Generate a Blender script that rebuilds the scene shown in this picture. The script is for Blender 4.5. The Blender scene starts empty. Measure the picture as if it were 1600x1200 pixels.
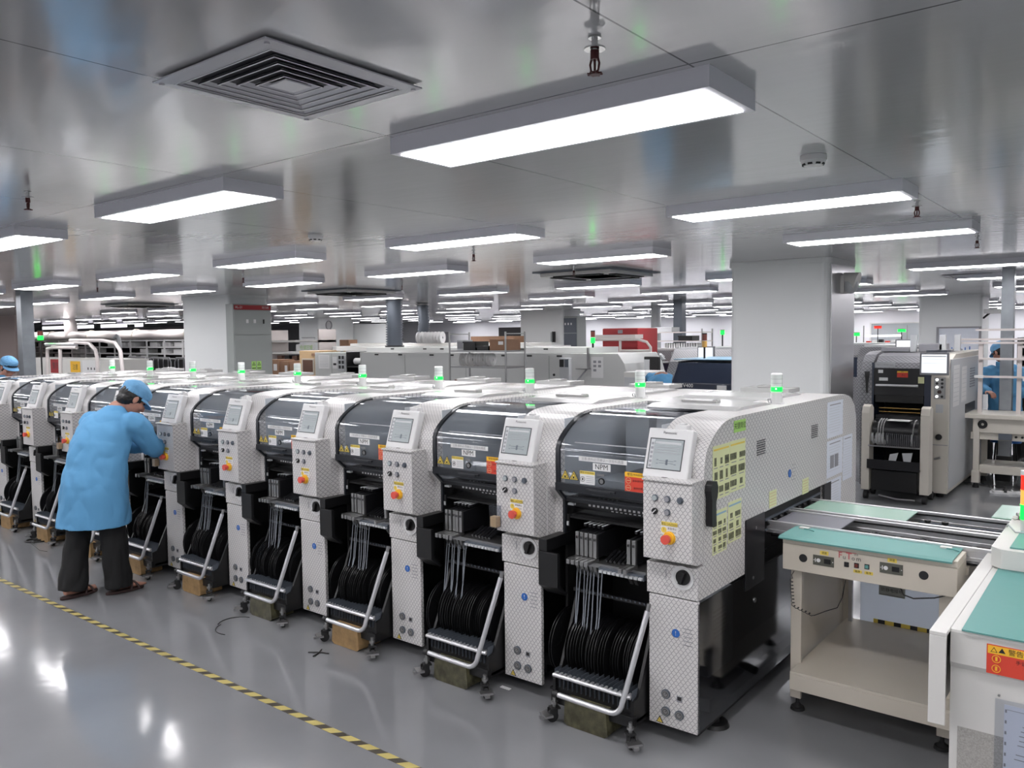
import bpy, bmesh, math, random
from mathutils import Vector, Matrix, Quaternion
D = bpy.data
C = bpy.context.scene.collection
PI = math.pi

# ---------------------------------------------------------------- camera
YAW, PITCH, ROLL, F = -0.6718, -0.060, -0.0115, 1266.92
cam_data = D.cameras.new('camera')
cam_data.sensor_fit = 'HORIZONTAL'
cam_data.sensor_width = 36.0
cam_data.lens = F / 1600 * 36.0
cam_data.clip_start = 0.05
cam_data.clip_end = 200
cam = D.objects.new('camera', cam_data)
C.objects.link(cam)
fw = Vector((math.sin(YAW) * math.cos(PITCH), math.cos(YAW) * math.cos(PITCH), math.sin(PITCH)))
rt = Vector((math.cos(YAW), -math.sin(YAW), 0))
up = rt.cross(fw)
rr = math.cos(ROLL) * rt + math.sin(ROLL) * up
uu = -math.sin(ROLL) * rt + math.cos(ROLL) * up
M = Matrix((rr, uu, -fw)).transposed().to_4x4()
M.translation = Vector((1.5093, -3.1598, 1.8099))
cam.matrix_world = M
bpy.context.scene.camera = cam

# ---------------------------------------------------------------- world, exposure
W_ = D.worlds.new('world')
bpy.context.scene.world = W_
W_.use_nodes = True
W_.node_tree.nodes['Background'].inputs[0].default_value = (0.75, 0.8, 0.9, 1)
W_.node_tree.nodes['Background'].inputs[1].default_value = 0.05
vs = bpy.context.scene.view_settings
vs.view_transform = 'Standard'
vs.look = 'None'
vs.gamma = 1
vs.use_curve_mapping = False
vs.exposure = 1.78
LAMP_STRENGTH = 6.0

# ---------------------------------------------------------------- materials
MATS = {}
def lin(c):
    return tuple(((x / 12.92) if x <= 0.04045 else ((x + 0.055) / 1.055) ** 2.4) for x in c)

def mat(name, col=(0.5, 0.5, 0.5), rough=0.5, metal=0.0, emit=None, es=0.0, spec=0.5, coat=0.0, bump=0.0, bscale=40, noise=0.0, nscale=8, alpha=None):
    """col is an sRGB colour"""
    if name in MATS:
        return MATS[name]
    m = D.materials.new(name)
    m.use_nodes = True
    nt = m.node_tree
    b = nt.nodes['Principled BSDF']
    b.inputs['Base Color'].default_value = (*lin(col), 1)
    b.inputs['Roughness'].default_value = rough
    b.inputs['Metallic'].default_value = metal
    b.inputs['Specular IOR Level'].default_value = spec
    b.inputs['Coat Weight'].default_value = coat
    b.inputs['Coat Roughness'].default_value = 0.08
    if emit:
        b.inputs['Emission Color'].default_value = (*lin(emit), 1)
        b.inputs['Emission Strength'].default_value = es
    if noise:
        tc = nt.nodes.new('ShaderNodeTexCoord')
        n = nt.nodes.new('ShaderNodeTexNoise'); n.inputs['Scale'].default_value = nscale; n.inputs['Detail'].default_value = 6
        mp = nt.nodes.new('ShaderNodeMapRange')
        mp.inputs['From Min'].default_value = 0.3; mp.inputs['From Max'].default_value = 0.7
        mp.inputs['To Min'].default_value = 1 - noise; mp.inputs['To Max'].default_value = 1 + noise * 0.5
        mx = nt.nodes.new('ShaderNodeMix'); mx.data_type = 'RGBA'; mx.blend_type = 'MULTIPLY'; mx.inputs[0].default_value = 1
        mx.inputs[6].default_value = (*lin(col), 1)
        nt.links.new(tc.outputs['Object'], n.inputs['Vector'])
        nt.links.new(n.outputs[0], mp.inputs[0]); nt.links.new(mp.outputs[0], mx.inputs[7])
        nt.links.new(mx.outputs[2], b.inputs['Base Color'])
    if bump:
        tc = nt.nodes.new('ShaderNodeTexCoord')
        n = nt.nodes.new('ShaderNodeTexNoise'); n.inputs['Scale'].default_value = bscale; n.inputs['Detail'].default_value = 4
        bp = nt.nodes.new('ShaderNodeBump'); bp.inputs['Strength'].default_value = bump; bp.inputs['Distance'].default_value = 0.01
        nt.links.new(tc.outputs['Object'], n.inputs['Vector'])
        nt.links.new(n.outputs[0], bp.inputs['Height']); nt.links.new(bp.outputs[0], b.inputs['Normal'])
    MATS[name] = m
    return m

def glass(name, tint=(0.5, 0.55, 0.6), rough=0.03, refl=1.45, mixmin=0.0):
    """thin tinted sheet: tinted transparency plus fresnel gloss"""
    m = D.materials.new(name); m.use_nodes = True
    nt = m.node_tree; nt.nodes.clear()
    o = nt.nodes.new('ShaderNodeOutputMaterial')
    t = nt.nodes.new('ShaderNodeBsdfTransparent'); t.inputs[0].default_value = (*tint, 1)
    g = nt.nodes.new('ShaderNodeBsdfGlossy'); g.inputs['Roughness'].default_value = rough; g.inputs[0].default_value = (0.95, 0.97, 1, 1)
    lw = nt.nodes.new('ShaderNodeLayerWeight'); lw.inputs[0].default_value = 0.5
    f0 = ((refl - 1) / (refl + 1)) ** 2 + mixmin
    pw = nt.nodes.new('ShaderNodeMath'); pw.operation = 'POWER'; pw.inputs[1].default_value = 4.0
    mp = nt.nodes.new('ShaderNodeMapRange'); mp.inputs['To Min'].default_value = f0
    nt.links.new(lw.outputs['Facing'], pw.inputs[0])
    mx = nt.nodes.new('ShaderNodeMixShader')
    nt.links.new(pw.outputs[0], mp.inputs[0]); nt.links.new(mp.outputs[0], mx.inputs[0])
    nt.links.new(t.outputs[0], mx.inputs[1]); nt.links.new(g.outputs[0], mx.inputs[2])
    nt.links.new(mx.outputs[0], o.inputs[0])
    MATS[name] = m
    return m

def mnode(nt, op, a, b=None, c=None):
    n = nt.nodes.new('ShaderNodeMath'); n.operation = op
    for i, v in enumerate((a, b, c)):
        if v is None: continue
        if isinstance(v, (int, float)): n.inputs[i].default_value = v
        else: nt.links.new(v, n.inputs[i])
    return n.outputs[0]

def hex_mat(name, base, line, cell=0.03, width=0.05, rough=0.3, spec=0.5):
    """chain-link honeycomb film printed on panels; reads the metric UV map"""
    m = D.materials.new(name); m.use_nodes = True
    nt = m.node_tree; b = nt.nodes['Principled BSDF']
    uv = nt.nodes.new('ShaderNodeUVMap'); uv.uv_map = 'UVMap'
    s = nt.nodes.new('ShaderNodeSeparateXYZ'); nt.links.new(uv.outputs[0], s.inputs[0])
    X = mnode(nt, 'DIVIDE', s.outputs[0], cell); Y = mnode(nt, 'DIVIDE', s.outputs[1], cell)
    h, vv = 0.64, 0.08
    sl = (h / 2 - vv) / 0.25; cc = 0.25 * sl + h / 2; nrm = 1 / math.sqrt(1 + sl * sl)
    def cellv(ox, oy):
        gx = mnode(nt, 'SUBTRACT', mnode(nt, 'FLOORED_MODULO', mnode(nt, 'ADD', X, ox), 1.0), 0.5)
        gy = mnode(nt, 'SUBTRACT', mnode(nt, 'FLOORED_MODULO', mnode(nt, 'ADD', Y, oy), 2 * h), h)
        ax = mnode(nt, 'ABSOLUTE', gx); ay = mnode(nt, 'ABSOLUTE', gy)
        e1 = mnode(nt, 'SUBTRACT', 0.5, ax)
        e2 = mnode(nt, 'MULTIPLY', mnode(nt, 'SUBTRACT', mnode(nt, 'SUBTRACT', cc, mnode(nt, 'MULTIPLY', ax, sl)), ay), nrm)
        return mnode(nt, 'MINIMUM', e1, e2)
    d = mnode(nt, 'MAXIMUM', cellv(0, 0), cellv(0.5, h))
    e = mnode(nt, 'LESS_THAN', d, width)
    mx = nt.nodes.new('ShaderNodeMix'); mx.data_type = 'RGBA'
    nt.links.new(e, mx.inputs[0])
    mx.inputs[6].default_value = (*lin(base), 1); mx.inputs[7].default_value = (*lin(line), 1)
    nt.links.new(mx.outputs[2], b.inputs['Base Color'])
    b.inputs['Roughness'].default_value = rough
    b.inputs['Specular IOR Level'].default_value = spec
    MATS[name] = m
    return m

hex_mat('hex_film', (0.80, 0.79, 0.785), (0.50, 0.50, 0.51), 0.0226, 0.045, 0.28)
hex_mat('hex_grey', (0.56, 0.56, 0.57), (0.42, 0.42, 0.44), 0.045, 0.10, 0.4)
mat('white_shell', (0.66, 0.66, 0.655), 0.25, coat=0.3)
mat('white_plastic', (0.82, 0.82, 0.82), 0.35)
mat('cream', (0.78, 0.75, 0.70), 0.35, noise=0.05, nscale=3)
mat('cream_worn', (0.80, 0.78, 0.74), 0.3, noise=0.06, nscale=2)
mat('off_white', (0.82, 0.815, 0.80), 0.4)
mat('grey_enamel', (0.76, 0.765, 0.76), 0.4)
mat('pale_grey', (0.73, 0.74, 0.75), 0.4)
mat('cabinet_green_grey', (0.60, 0.62, 0.61), 0.4)
mat('black', (0.07, 0.07, 0.075), 0.4)
mat('black_satin', (0.10, 0.10, 0.11), 0.3)
mat('black_matte', (0.06, 0.06, 0.065), 0.7)
mat('rubber', (0.11, 0.11, 0.115), 0.7)
mat('navy', (0.16, 0.19, 0.26), 0.25, coat=0.3)
mat('aluminium', (0.72, 0.72, 0.73), 0.32, 0.9)
mat('alu_bright', (0.85, 0.85, 0.86), 0.28, 0.75)
mat('steel', (0.62, 0.62, 0.62), 0.3, 0.9)
mat('galvanised', (0.60, 0.62, 0.64), 0.35, 0.8, noise=0.15, nscale=6)
mat('chrome', (0.8, 0.8, 0.8), 0.12, 1.0)
mat('reel_black', (0.085, 0.085, 0.09), 0.28)
mat('tape_grey', (0.45, 0.47, 0.50), 0.4)
mat('white_reel', (0.86, 0.86, 0.86), 0.4)
mat('wood_block', (0.62, 0.50, 0.34), 0.6, noise=0.25, nscale=30)
mat('film_block', (0.33, 0.32, 0.24), 0.25, noise=0.5, nscale=25)
mat('cardboard', (0.55, 0.42, 0.33), 0.8, noise=0.06)
mat('cardboard_dark', (0.40, 0.29, 0.24), 0.8, noise=0.06)
mat('brown_wall', (0.66, 0.60, 0.58), 0.6)
mat('red', (0.78, 0.22, 0.16), 0.45)
mat('red_cloth', (0.60, 0.15, 0.17), 0.6)
mat('estop_red', (0.85, 0.33, 0.28), 0.4)
mat('yellow', (0.93, 0.72, 0.20), 0.4)
mat('label_yellow', (0.88, 0.78, 0.35), 0.5)
mat('label_red', (0.83, 0.27, 0.20), 0.45)
mat('label_white', (0.86, 0.86, 0.86), 0.5)
mat('sheet_yellow', (0.85, 0.865, 0.67), 0.45)
mat('sheet_white', (0.84, 0.86, 0.90), 0.5)
mat('sheet_blue', (0.55, 0.70, 0.80), 0.5)
mat('photo_dark', (0.42, 0.43, 0.32), 0.5, noise=0.75, nscale=60)
mat('print_grey', (0.55, 0.55, 0.57), 0.5)
mat('controller_grey', (0.33, 0.33, 0.30), 0.5)
mat('print_dark', (0.30, 0.30, 0.31), 0.5)
mat('ink', (0.12, 0.12, 0.13), 0.5)
mat('sticker_green', (0.66, 0.84, 0.45), 0.4)
mat('logo_red', (0.75, 0.30, 0.33), 0.5)
mat('signal_blue', (0.16, 0.38, 0.68), 0.4)
mat('esd_mat', (0.36, 0.58, 0.56), 0.5, bump=0.1, bscale=8)
mat('esd_mat_pale', (0.55, 0.68, 0.62), 0.22)
mat('grey_sheet', (0.43, 0.43, 0.46), 0.4)
mat('coat_blue', (0.34, 0.58, 0.75), 0.8, bump=0.35, bscale=9)
mat('cap_blue', (0.40, 0.61, 0.77), 0.8, bump=0.3, bscale=20)
mat('trouser_black', (0.06, 0.06, 0.065), 0.8, bump=0.3, bscale=12)
mat('skin', (0.66, 0.47, 0.40), 0.5)
mat('hair', (0.06, 0.055, 0.055), 0.5)
mat('slipper_brown', (0.22, 0.15, 0.14), 0.6)
mat('screen_grey', (0.45, 0.47, 0.48), 0.2, emit=(0.66, 0.69, 0.70), es=0.14)
mat('screen_blue', (0.35, 0.37, 0.42), 0.2, emit=(0.55, 0.57, 0.62), es=0.14)
mat('screen_white', (0.8, 0.8, 0.8), 0.2, emit=(0.9, 0.93, 0.97), es=0.36)
mat('green_lit', (0.06, 0.80, 0.22), 0.3, emit=(0.03, 0.93, 0.20), es=1.2)
mat('green_core', (0.5, 1.0, 0.6), 0.3, emit=(0.5, 1.0, 0.6), es=4.0)
mat('amber_lit', (0.9, 0.6, 0.3), 0.3, emit=(0.95, 0.6, 0.25), es=0.3)
mat('red_lit', (0.85, 0.15, 0.1), 0.3, emit=(0.9, 0.15, 0.1), es=0.4)
mat('red_off', (0.42, 0.20, 0.17), 0.3)
mat('led_white', (0.9, 0.9, 0.9), 0.3, emit=(1, 1, 1), es=1.0)
mat('led_red', (0.9, 0.3, 0.2), 0.3, emit=(1, 0.25, 0.15), es=5.0)
mat('amber', (0.80, 0.60, 0.30), 0.3)
mat('lens_clear', (0.86, 0.88, 0.87), 0.15, coat=0.4)
mat('lens_band', (0.72, 0.74, 0.74), 0.2)
mat('lamp_panel', (1, 1, 1), 0.5, emit=(1.0, 0.99, 1.0), es=LAMP_STRENGTH)
mat('lamp_housing', (0.84, 0.84, 0.87), 0.35)
mat('speckle_grey', (0.66, 0.65, 0.63), 0.6, noise=0.25, nscale=220)
mat('gauge_dial', (0.50, 0.50, 0.50), 0.3)
mat('wall_paint', (0.70, 0.71, 0.72), 0.5)
mat('wall_far', (0.93, 0.93, 0.95), 0.5)
mat('column_panel', (0.88, 0.89, 0.89), 0.45)
mat('duct_dark', (0.36, 0.385, 0.42), 0.4, 0.3)
mat('pipe_white', (0.80, 0.77, 0.76), 0.45)
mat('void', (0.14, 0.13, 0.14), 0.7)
mat('daylight_pane', (0.9, 0.9, 0.9), 0.3, emit=(0.92, 0.90, 0.95), es=0.6)
mat('interior_pale', (0.80, 0.82, 0.84), 0.4)
mat('interior_mid', (0.66, 0.68, 0.70), 0.4)
mat('sprinkler_red', (0.30, 0.14, 0.14), 0.4, 0.3)
mat('diffuser_alu', (0.80, 0.80, 0.82), 0.35, 0.5)
mat('diffuser_dark', (0.24, 0.24, 0.26), 0.5)
mat('dark_glass_frame', (0.12, 0.13, 0.15), 0.3)
mat('brass', (0.72, 0.60, 0.35), 0.3, 0.8)
mat('tan_plastic', (0.80, 0.68, 0.52), 0.4)
mat('knob_black', (0.08, 0.08, 0.08), 0.35)
glass('window_tint', (0.91, 0.92, 0.93), 0.02, 1.55)
glass('clear_film', (0.90, 0.91, 0.93), 0.08, 1.35)
glass('smoke_sheet', (0.34, 0.34, 0.36), 0.09, 1.5, 0.05)

def milky(name, col):
    m = D.materials.new(name); m.use_nodes = True
    nt = m.node_tree; b = nt.nodes['Principled BSDF']; o = nt.nodes['Material Output']
    b.inputs['Base Color'].default_value = (*lin(col), 1); b.inputs['Roughness'].default_value = 0.25
    tr = nt.nodes.new('ShaderNodeBsdfTranslucent'); tr.inputs[0].default_value = (*lin(col), 1)
    mx = nt.nodes.new('ShaderNodeMixShader'); mx.inputs[0].default_value = 0.7
    nt.links.new(b.outputs[0], mx.inputs[1]); nt.links.new(tr.outputs[0], mx.inputs[2]); nt.links.new(mx.outputs[0], o.inputs[0])
    MATS[name] = m
milky('milky_sheet', (0.92, 0.94, 0.97))

def ceiling_material():
    m = D.materials.new('ceiling_panels'); m.use_nodes = True
    nt = m.node_tree; b = nt.nodes['Principled BSDF']
    tc = nt.nodes.new('ShaderNodeTexCoord')
    s = nt.nodes.new('ShaderNodeSeparateXYZ'); nt.links.new(tc.outputs['Object'], s.inputs[0])
    def seam(src, off, step, w):
        a = mnode(nt, 'FLOORED_MODULO', mnode(nt, 'ADD', src, -off + step / 2), step)
        return mnode(nt, 'LESS_THAN', mnode(nt, 'ABSOLUTE', mnode(nt, 'SUBTRACT', a, step / 2)), w)
    e = mnode(nt, 'MAXIMUM', seam(s.outputs[0], 0.505, 1.18, 0.003), seam(s.outputs[1], -1.12, 2.17, 0.0035))
    mx = nt.nodes.new('ShaderNodeMix'); mx.data_type = 'RGBA'
    mx.inputs[6].default_value = (*lin((0.76, 0.76, 0.765)), 1); mx.inputs[7].default_value = (*lin((0.42, 0.42, 0.43)), 1)
    nt.links.new(e, mx.inputs[0]); nt.links.new(mx.outputs[2], b.inputs['Base Color'])
    b.inputs['Metallic'].default_value = 0.28
    n = nt.nodes.new('ShaderNodeTexNoise'); n.inputs['Scale'].default_value = 1.3; n.inputs['Detail'].default_value = 3
    nt.links.new(tc.outputs['Object'], n.inputs['Vector'])
    mp = nt.nodes.new('ShaderNodeMapRange'); mp.inputs['To Min'].default_value = 0.09; mp.inputs['To Max'].default_value = 0.17
    nt.links.new(n.outputs[0], mp.inputs[0]); nt.links.new(mp.outputs[0], b.inputs['Roughness'])
    mpg = nt.nodes.new('ShaderNodeMapping'); mpg.inputs['Scale'].default_value = (2.0, 7.0, 1)
    n2 = nt.nodes.new('ShaderNodeTexNoise'); n2.inputs['Scale'].default_value = 1.4; n2.inputs['Detail'].default_value = 2
    nt.links.new(tc.outputs['Object'], mpg.inputs[0]); nt.links.new(mpg.outputs[0], n2.inputs['Vector'])
    bp = nt.nodes.new('ShaderNodeBump'); bp.inputs['Strength'].default_value = 0.07; bp.inputs['Distance'].default_value = 0.02
    nt.links.new(n2.outputs[0], bp.inputs['Height']); nt.links.new(bp.outputs[0], b.inputs['Normal'])
    MATS['ceiling_panels'] = m
ceiling_material()

def floor_material():
    m = D.materials.new('epoxy_floor'); m.use_nodes = True
    nt = m.node_tree; b = nt.nodes['Principled BSDF']
    tc = nt.nodes.new('ShaderNodeTexCoord')
    n = nt.nodes.new('ShaderNodeTexNoise'); n.inputs['Scale'].default_value = 0.9; n.inputs['Detail'].default_value = 8
    nt.links.new(tc.outputs['Object'], n.inputs['Vector'])
    cr = nt.nodes.new('ShaderNodeValToRGB')
    cr.color_ramp.elements[0].position = 0.3; cr.color_ramp.elements[0].color = (*lin((0.46, 0.465, 0.475)), 1)
    cr.color_ramp.elements[1].position = 0.7; cr.color_ramp.elements[1].color = (*lin((0.52, 0.525, 0.535)), 1)
    nt.links.new(n.outputs[0], cr.inputs[0])
    nt.links.new(cr.outputs[0], b.inputs['Base Color'])
    mp = nt.nodes.new('ShaderNodeMapRange'); mp.inputs['To Min'].default_value = 0.07; mp.inputs['To Max'].default_value = 0.16
    nt.links.new(n.outputs[0], mp.inputs[0]); nt.links.new(mp.outputs[0], b.inputs['Roughness'])
    b.inputs['Specular IOR Level'].default_value = 0.4
    n3 = nt.nodes.new('ShaderNodeTexNoise'); n3.inputs['Scale'].default_value = 5; n3.inputs['Detail'].default_value = 2
    nt.links.new(tc.outputs['Object'], n3.inputs['Vector'])
    bp = nt.nodes.new('ShaderNodeBump'); bp.inputs['Strength'].default_value = 0.05; bp.inputs['Distance'].default_value = 0.02
    nt.links.new(n3.outputs[0], bp.inputs['Height']); nt.links.new(bp.outputs[0], b.inputs['Normal'])
    MATS['epoxy_floor'] = m
floor_material()

def tape_material():
    m = D.materials.new('hazard_tape'); m.use_nodes = True
    nt = m.node_tree; b = nt.nodes['Principled BSDF']
    tc = nt.nodes.new('ShaderNodeTexCoord')
    s = nt.nodes.new('ShaderNodeSeparateXYZ'); nt.links.new(tc.outputs['Object'], s.inputs[0])
    d = mnode(nt, 'ADD', s.outputs[0], mnode(nt, 'MULTIPLY', s.outputs[1], -0.9))
    e = mnode(nt, 'LESS_THAN', mnode(nt, 'FLOORED_MODULO', d, 0.125), 0.056)
    n = nt.nodes.new('ShaderNodeTexNoise'); n.inputs['Scale'].default_value = 14
    nt.links.new(tc.outputs['Object'], n.inputs['Vector'])
    mx = nt.nodes.new('ShaderNodeMix'); mx.data_type = 'RGBA'
    mx.inputs[6].default_value = (*lin((0.74, 0.68, 0.42)), 1); mx.inputs[7].default_value = (*lin((0.27, 0.25, 0.22)), 1)
    nt.links.new(e, mx.inputs[0])
    nt.links.new(mx.outputs[2], b.inputs['Base Color'])
    b.inputs['Roughness'].default_value = 0.4
    MATS['hazard_tape'] = m
tape_material()

# ---------------------------------------------------------------- mesh builder
class MB:
    def __init__(s):
        s.v = []; s.f = []; s.m = []; s.s = []
    def add(s, vs, fs, m=0, smooth=False):
        o = len(s.v)
        s.v += [tuple(v) for v in vs]
        for f in fs:
            s.f.append([i + o for i in f]); s.m.append(m); s.s.append(smooth)
        return s
    def box(s, x0, x1, y0, y1, z0, z1, m=0, rot=None, piv=None):
        vs = [Vector((x, y, z)) for z in (z0, z1) for y in (y0, y1) for x in (x0, x1)]
        if rot is not None:
            p = Vector(piv) if piv else Vector(((x0 + x1) / 2, (y0 + y1) / 2, (z0 + z1) / 2))
            vs = [rot @ (v - p) + p for v in vs]
        return s.add(vs, [(0, 2, 3, 1), (4, 5, 7, 6), (0, 1, 5, 4), (2, 6, 7, 3), (0, 4, 6, 2), (1, 3, 7, 5)], m)
    def prism(s, pts, axis, lo, hi, m=0, smooth=False):
        """extrude a closed 2D outline along an axis: 'x' -> pts are (y,z), 'y' -> (x,z), 'z' -> (x,y)"""
        def P(a, b, t):
            return {'x': (t, a, b), 'y': (a, t, b), 'z': (a, b, t)}[axis]
        n = len(pts)
        area = sum(pts[i][0] * pts[(i + 1) % n][1] - pts[(i + 1) % n][0] * pts[i][1] for i in range(n))
        if (area < 0) != (axis == 'y'): pts = pts[::-1]
        vs = [P(a, b, lo) for a, b in pts] + [P(a, b, hi) for a, b in pts]
        s.add(vs, [list(range(n))[::-1], list(range(n, 2 * n))], m)
        s.add(vs, [(i, (i + 1) % n, n + (i + 1) % n, n + i) for i in range(n)], m, smooth)
        return s
    def strip(s, pts, axis, lo, hi, th, m=0, smooth=True):
        """a bent sheet: open 2D polyline given thickness and extruded"""
        n = len(pts); nr = []
        for i in range(n):
            a = Vector(pts[max(i - 1, 0)]); b = Vector(pts[min(i + 1, n - 1)])
            d = (b - a).normalized(); nr.append(Vector((-d.y, d.x)))
        q = [(p[0] - nn.x * th, p[1] - nn.y * th) for p, nn in zip(pts, nr)]
        return s.prism(list(pts) + q[::-1], axis, lo, hi, m, smooth)
    def cyl(s, p0, p1, r0, r1=None, n=16, m=0, cap=True):
        p0 = Vector(p0); p1 = Vector(p1); r1 = r0 if r1 is None else r1
        d = (p1 - p0).normalized()
        a = d.orthogonal().normalized(); b = d.cross(a)
        vs = []
        for p, r in ((p0, r0), (p1, r1)):
            vs += [p + (a * math.cos(t) + b * math.sin(t)) * r for t in (2 * PI * i / n for i in range(n))]
        s.add(vs, [(i, (i + 1) % n, n + (i + 1) % n, n + i) for i in range(n)], m, True)
        if cap: s.add(vs, [list(range(n))[::-1], list(range(n, 2 * n))], m)
        return s
    def ring(s, c, ax, r_out, r_in, th, n=24, m=0):
        """flat annulus of thickness th centred at c with axis ax"""
        d = Vector(ax).normalized(); a = d.orthogonal().normalized(); b = d.cross(a); c = Vector(c)
        vs = []
        for h in (-th / 2, th / 2):
            for r in (r_in, r_out):
                vs += [c + d * h + (a * math.cos(t) + b * math.sin(t)) * r for t in (2 * PI * i / n for i in range(n))]
        fs = []
        for i in range(n):
            j = (i + 1) % n
            fs += [(i, j, n + j, n + i)[::-1], (2 * n + i, 2 * n + j, 3 * n + j, 3 * n + i), (n + i, n + j, 3 * n + j, 3 * n + i), (i, 2 * n + i, 2 * n + j, j)]
        return s.add(vs, fs, m)
    def tube(s, pts, r, n=10, m=0, closed=False):
        pts = [Vector(p) for p in pts]; k = len(pts); rings = []
        prev = None
        for i in range(k):
            if closed: d = (pts[(i + 1) % k] - pts[i - 1])
            else: d = (pts[min(i + 1, k - 1)] - pts[max(i - 1, 0)])
            d = d.normalized()
            if prev is None: a = d.orthogonal().normalized()
            else:
                a = (prev - d * prev.dot(d)); a = a.normalized() if a.length > 1e-6 else d.orthogonal().normalized()
            prev = a; b = d.cross(a)
            ri = r[i] if isinstance(r, (list, tuple)) else r
            rings.append([pts[i] + (a * math.cos(t) + b * math.sin(t)) * ri for t in (2 * PI * q / n for q in range(n))])
        vs = [v for rg in rings for v in rg]; fs = []
        for i in range(k - (0 if closed else 1)):
            i2 = (i + 1) % k
            fs += [(i * n + q, i * n + (q + 1) % n, i2 * n + (q + 1) % n, i2 * n + q) for q in range(n)]
        s.add(vs, fs, m, True)
        if not closed: s.add(vs, [list(range(n))[::-1], [(k - 1) * n + q for q in range(n)]], m)
        return s
    def loft(s, rings, m=0, cap=True):
        """rings: list of equal-length vertex lists"""
        n = len(rings[0]); vs = [v for r in rings for v in r]; fs = []
        for i in range(len(rings) - 1):
            fs += [(i * n + q, i * n + (q + 1) % n, (i + 1) * n + (q + 1) % n, (i + 1) * n + q) for q in range(n)]
        s.add(vs, fs, m, True)
        if cap: s.add(vs, [list(range(n))[::-1], [(len(rings) - 1) * n + q for q in range(n)]], m)
        return s
    def ball(s, c, r, m=0, nu=16, nv=10, rot=None):
        c = Vector(c); r = (r, r, r) if isinstance(r, (int, float)) else r
        rings = []
        for i in range(nv + 1):
            t = PI * i / nv; t = min(max(t, 0.02), PI - 0.02)
            ring = []
            for q in range(nu):
                p = 2 * PI * q / nu
                v = Vector((r[0] * math.sin(t) * math.cos(p), r[1] * math.sin(t) * math.sin(p), -r[2] * math.cos(t)))
                if rot is not None: v = rot @ v
                ring.append(c + v)
            rings.append(ring)
        return s.loft(rings, m)
    def mesh(s, me, mx, m=0):
        s.add([mx @ v.co for v in me.vertices], [list(p.vertices) for p in me.polygons], m)
        return s
    def make(s, name, mats, bevel=0, seg=2):
        me = D.meshes.new(name)
        me.from_pydata(s.v, [], s.f)
        for k in mats: me.materials.append(MATS[k])
        me.polygons.foreach_set('material_index', s.m)
        me.polygons.foreach_set('use_smooth', s.s)
        if bevel:
            bm = bmesh.new(); bm.from_mesh(me)
            es = [e for e in bm.edges if len(e.link_faces) == 2 and e.calc_face_angle(0) > 0.6]
            bmesh.ops.bevel(bm, geom=es, offset=bevel, segments=seg, affect='EDGES', clamp_overlap=True, profile=0.6)
            bm.to_mesh(me); bm.free()
        me.update()
        uvl = me.uv_layers.new(name='UVMap')
        dat = [0.0] * (2 * len(me.loops))
        for p in me.polygons:
            nx, ny, nz = abs(p.normal.x), abs(p.normal.y), abs(p.normal.z)
            for li in p.loop_indices:
                co = me.vertices[me.loops[li].vertex_index].co
                if nx >= ny and nx >= nz: u, v = co.y * 0.6, co.z
                else: u, v = co.x, co.z + co.y
                dat[2 * li] = u; dat[2 * li + 1] = v
        uvl.data.foreach_set('uv', dat)
        return me

def tag(o, label=None, cat=None, group=None, kind=None):
    if label: o['label'] = label
    if cat: o['category'] = cat
    if group: o['group'] = group
    if kind: o['kind'] = kind
    return o

def obj(name, mb, mats, parent=None, bevel=0, label=None, loc=None, seg=2):
    if isinstance(mats, str): mats = [mats]
    me = mb.make(name, mats, bevel, seg) if isinstance(mb, MB) else mb
    o = D.objects.new(name, me); C.objects.link(o)
    if parent is not None: o.parent = parent
    if loc is not None: o.location = loc
    if label: o['label'] = label
    return o

def thing(name, label, cat, loc=(0, 0, 0), rotz=0, group=None):
    o = D.objects.new(name, None); C.objects.link(o)
    o.empty_display_size = 0.1
    o.location = loc; o.rotation_euler = (0, 0, rotz)
    return tag(o, label, cat, group)

def struct(name, mb, mats, bevel=0):
    o = obj(name, mb, mats, None, bevel); o['kind'] = 'structure'
    return o

def kids(o):
    return [c for c in ALLKIDS.get(o.name, [])]

def dup(root, loc, rotz=None, label=None, group=None):
    r = root.copy(); C.objects.link(r); r.location = loc
    if rotz is not None: r.rotation_euler = (0, 0, rotz)
    if label: r['label'] = label
    if group: r['group'] = group
    for ch in list(root.children):
        c = ch.copy(); C.objects.link(c); c.parent = r
        for g in list(ch.children):
            d = g.copy(); C.objects.link(d); d.parent = c
    return r

_tc = {}
def textmesh(txt, size=0.03, bold=False, align='CENTER'):
    k = (txt, size, align)
    if k in _tc: return _tc[k]
    cu = D.curves.new('lettering', 'FONT'); cu.body = txt; cu.size = size
    cu.align_x = align; cu.align_y = 'CENTER'; cu.resolution_u = 2
    pass
    o = D.objects.new('lettering', cu); C.objects.link(o)
    bpy.context.view_layer.update()
    dg = bpy.context.evaluated_depsgraph_get()
    me = D.meshes.new_from_object(o.evaluated_get(dg))
    D.objects.remove(o)
    _tc[k] = me
    return me

def frame(origin, u, v):
    """matrix mapping local x->u, y->v, z->u x v at origin"""
    u = Vector(u).normalized(); v = Vector(v).normalized(); w = u.cross(v)
    m = Matrix((u, v, w)).transposed().to_4x4(); m.translation = Vector(origin)
    return m
FRONT = lambda x, y, z: frame((x, y, z), (1, 0, 0), (0, 0, 1))     # faces -Y
SIDE = lambda x, y, z: frame((x, y, z), (0, 1, 0), (0, 0, 1))      # faces +X

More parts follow.
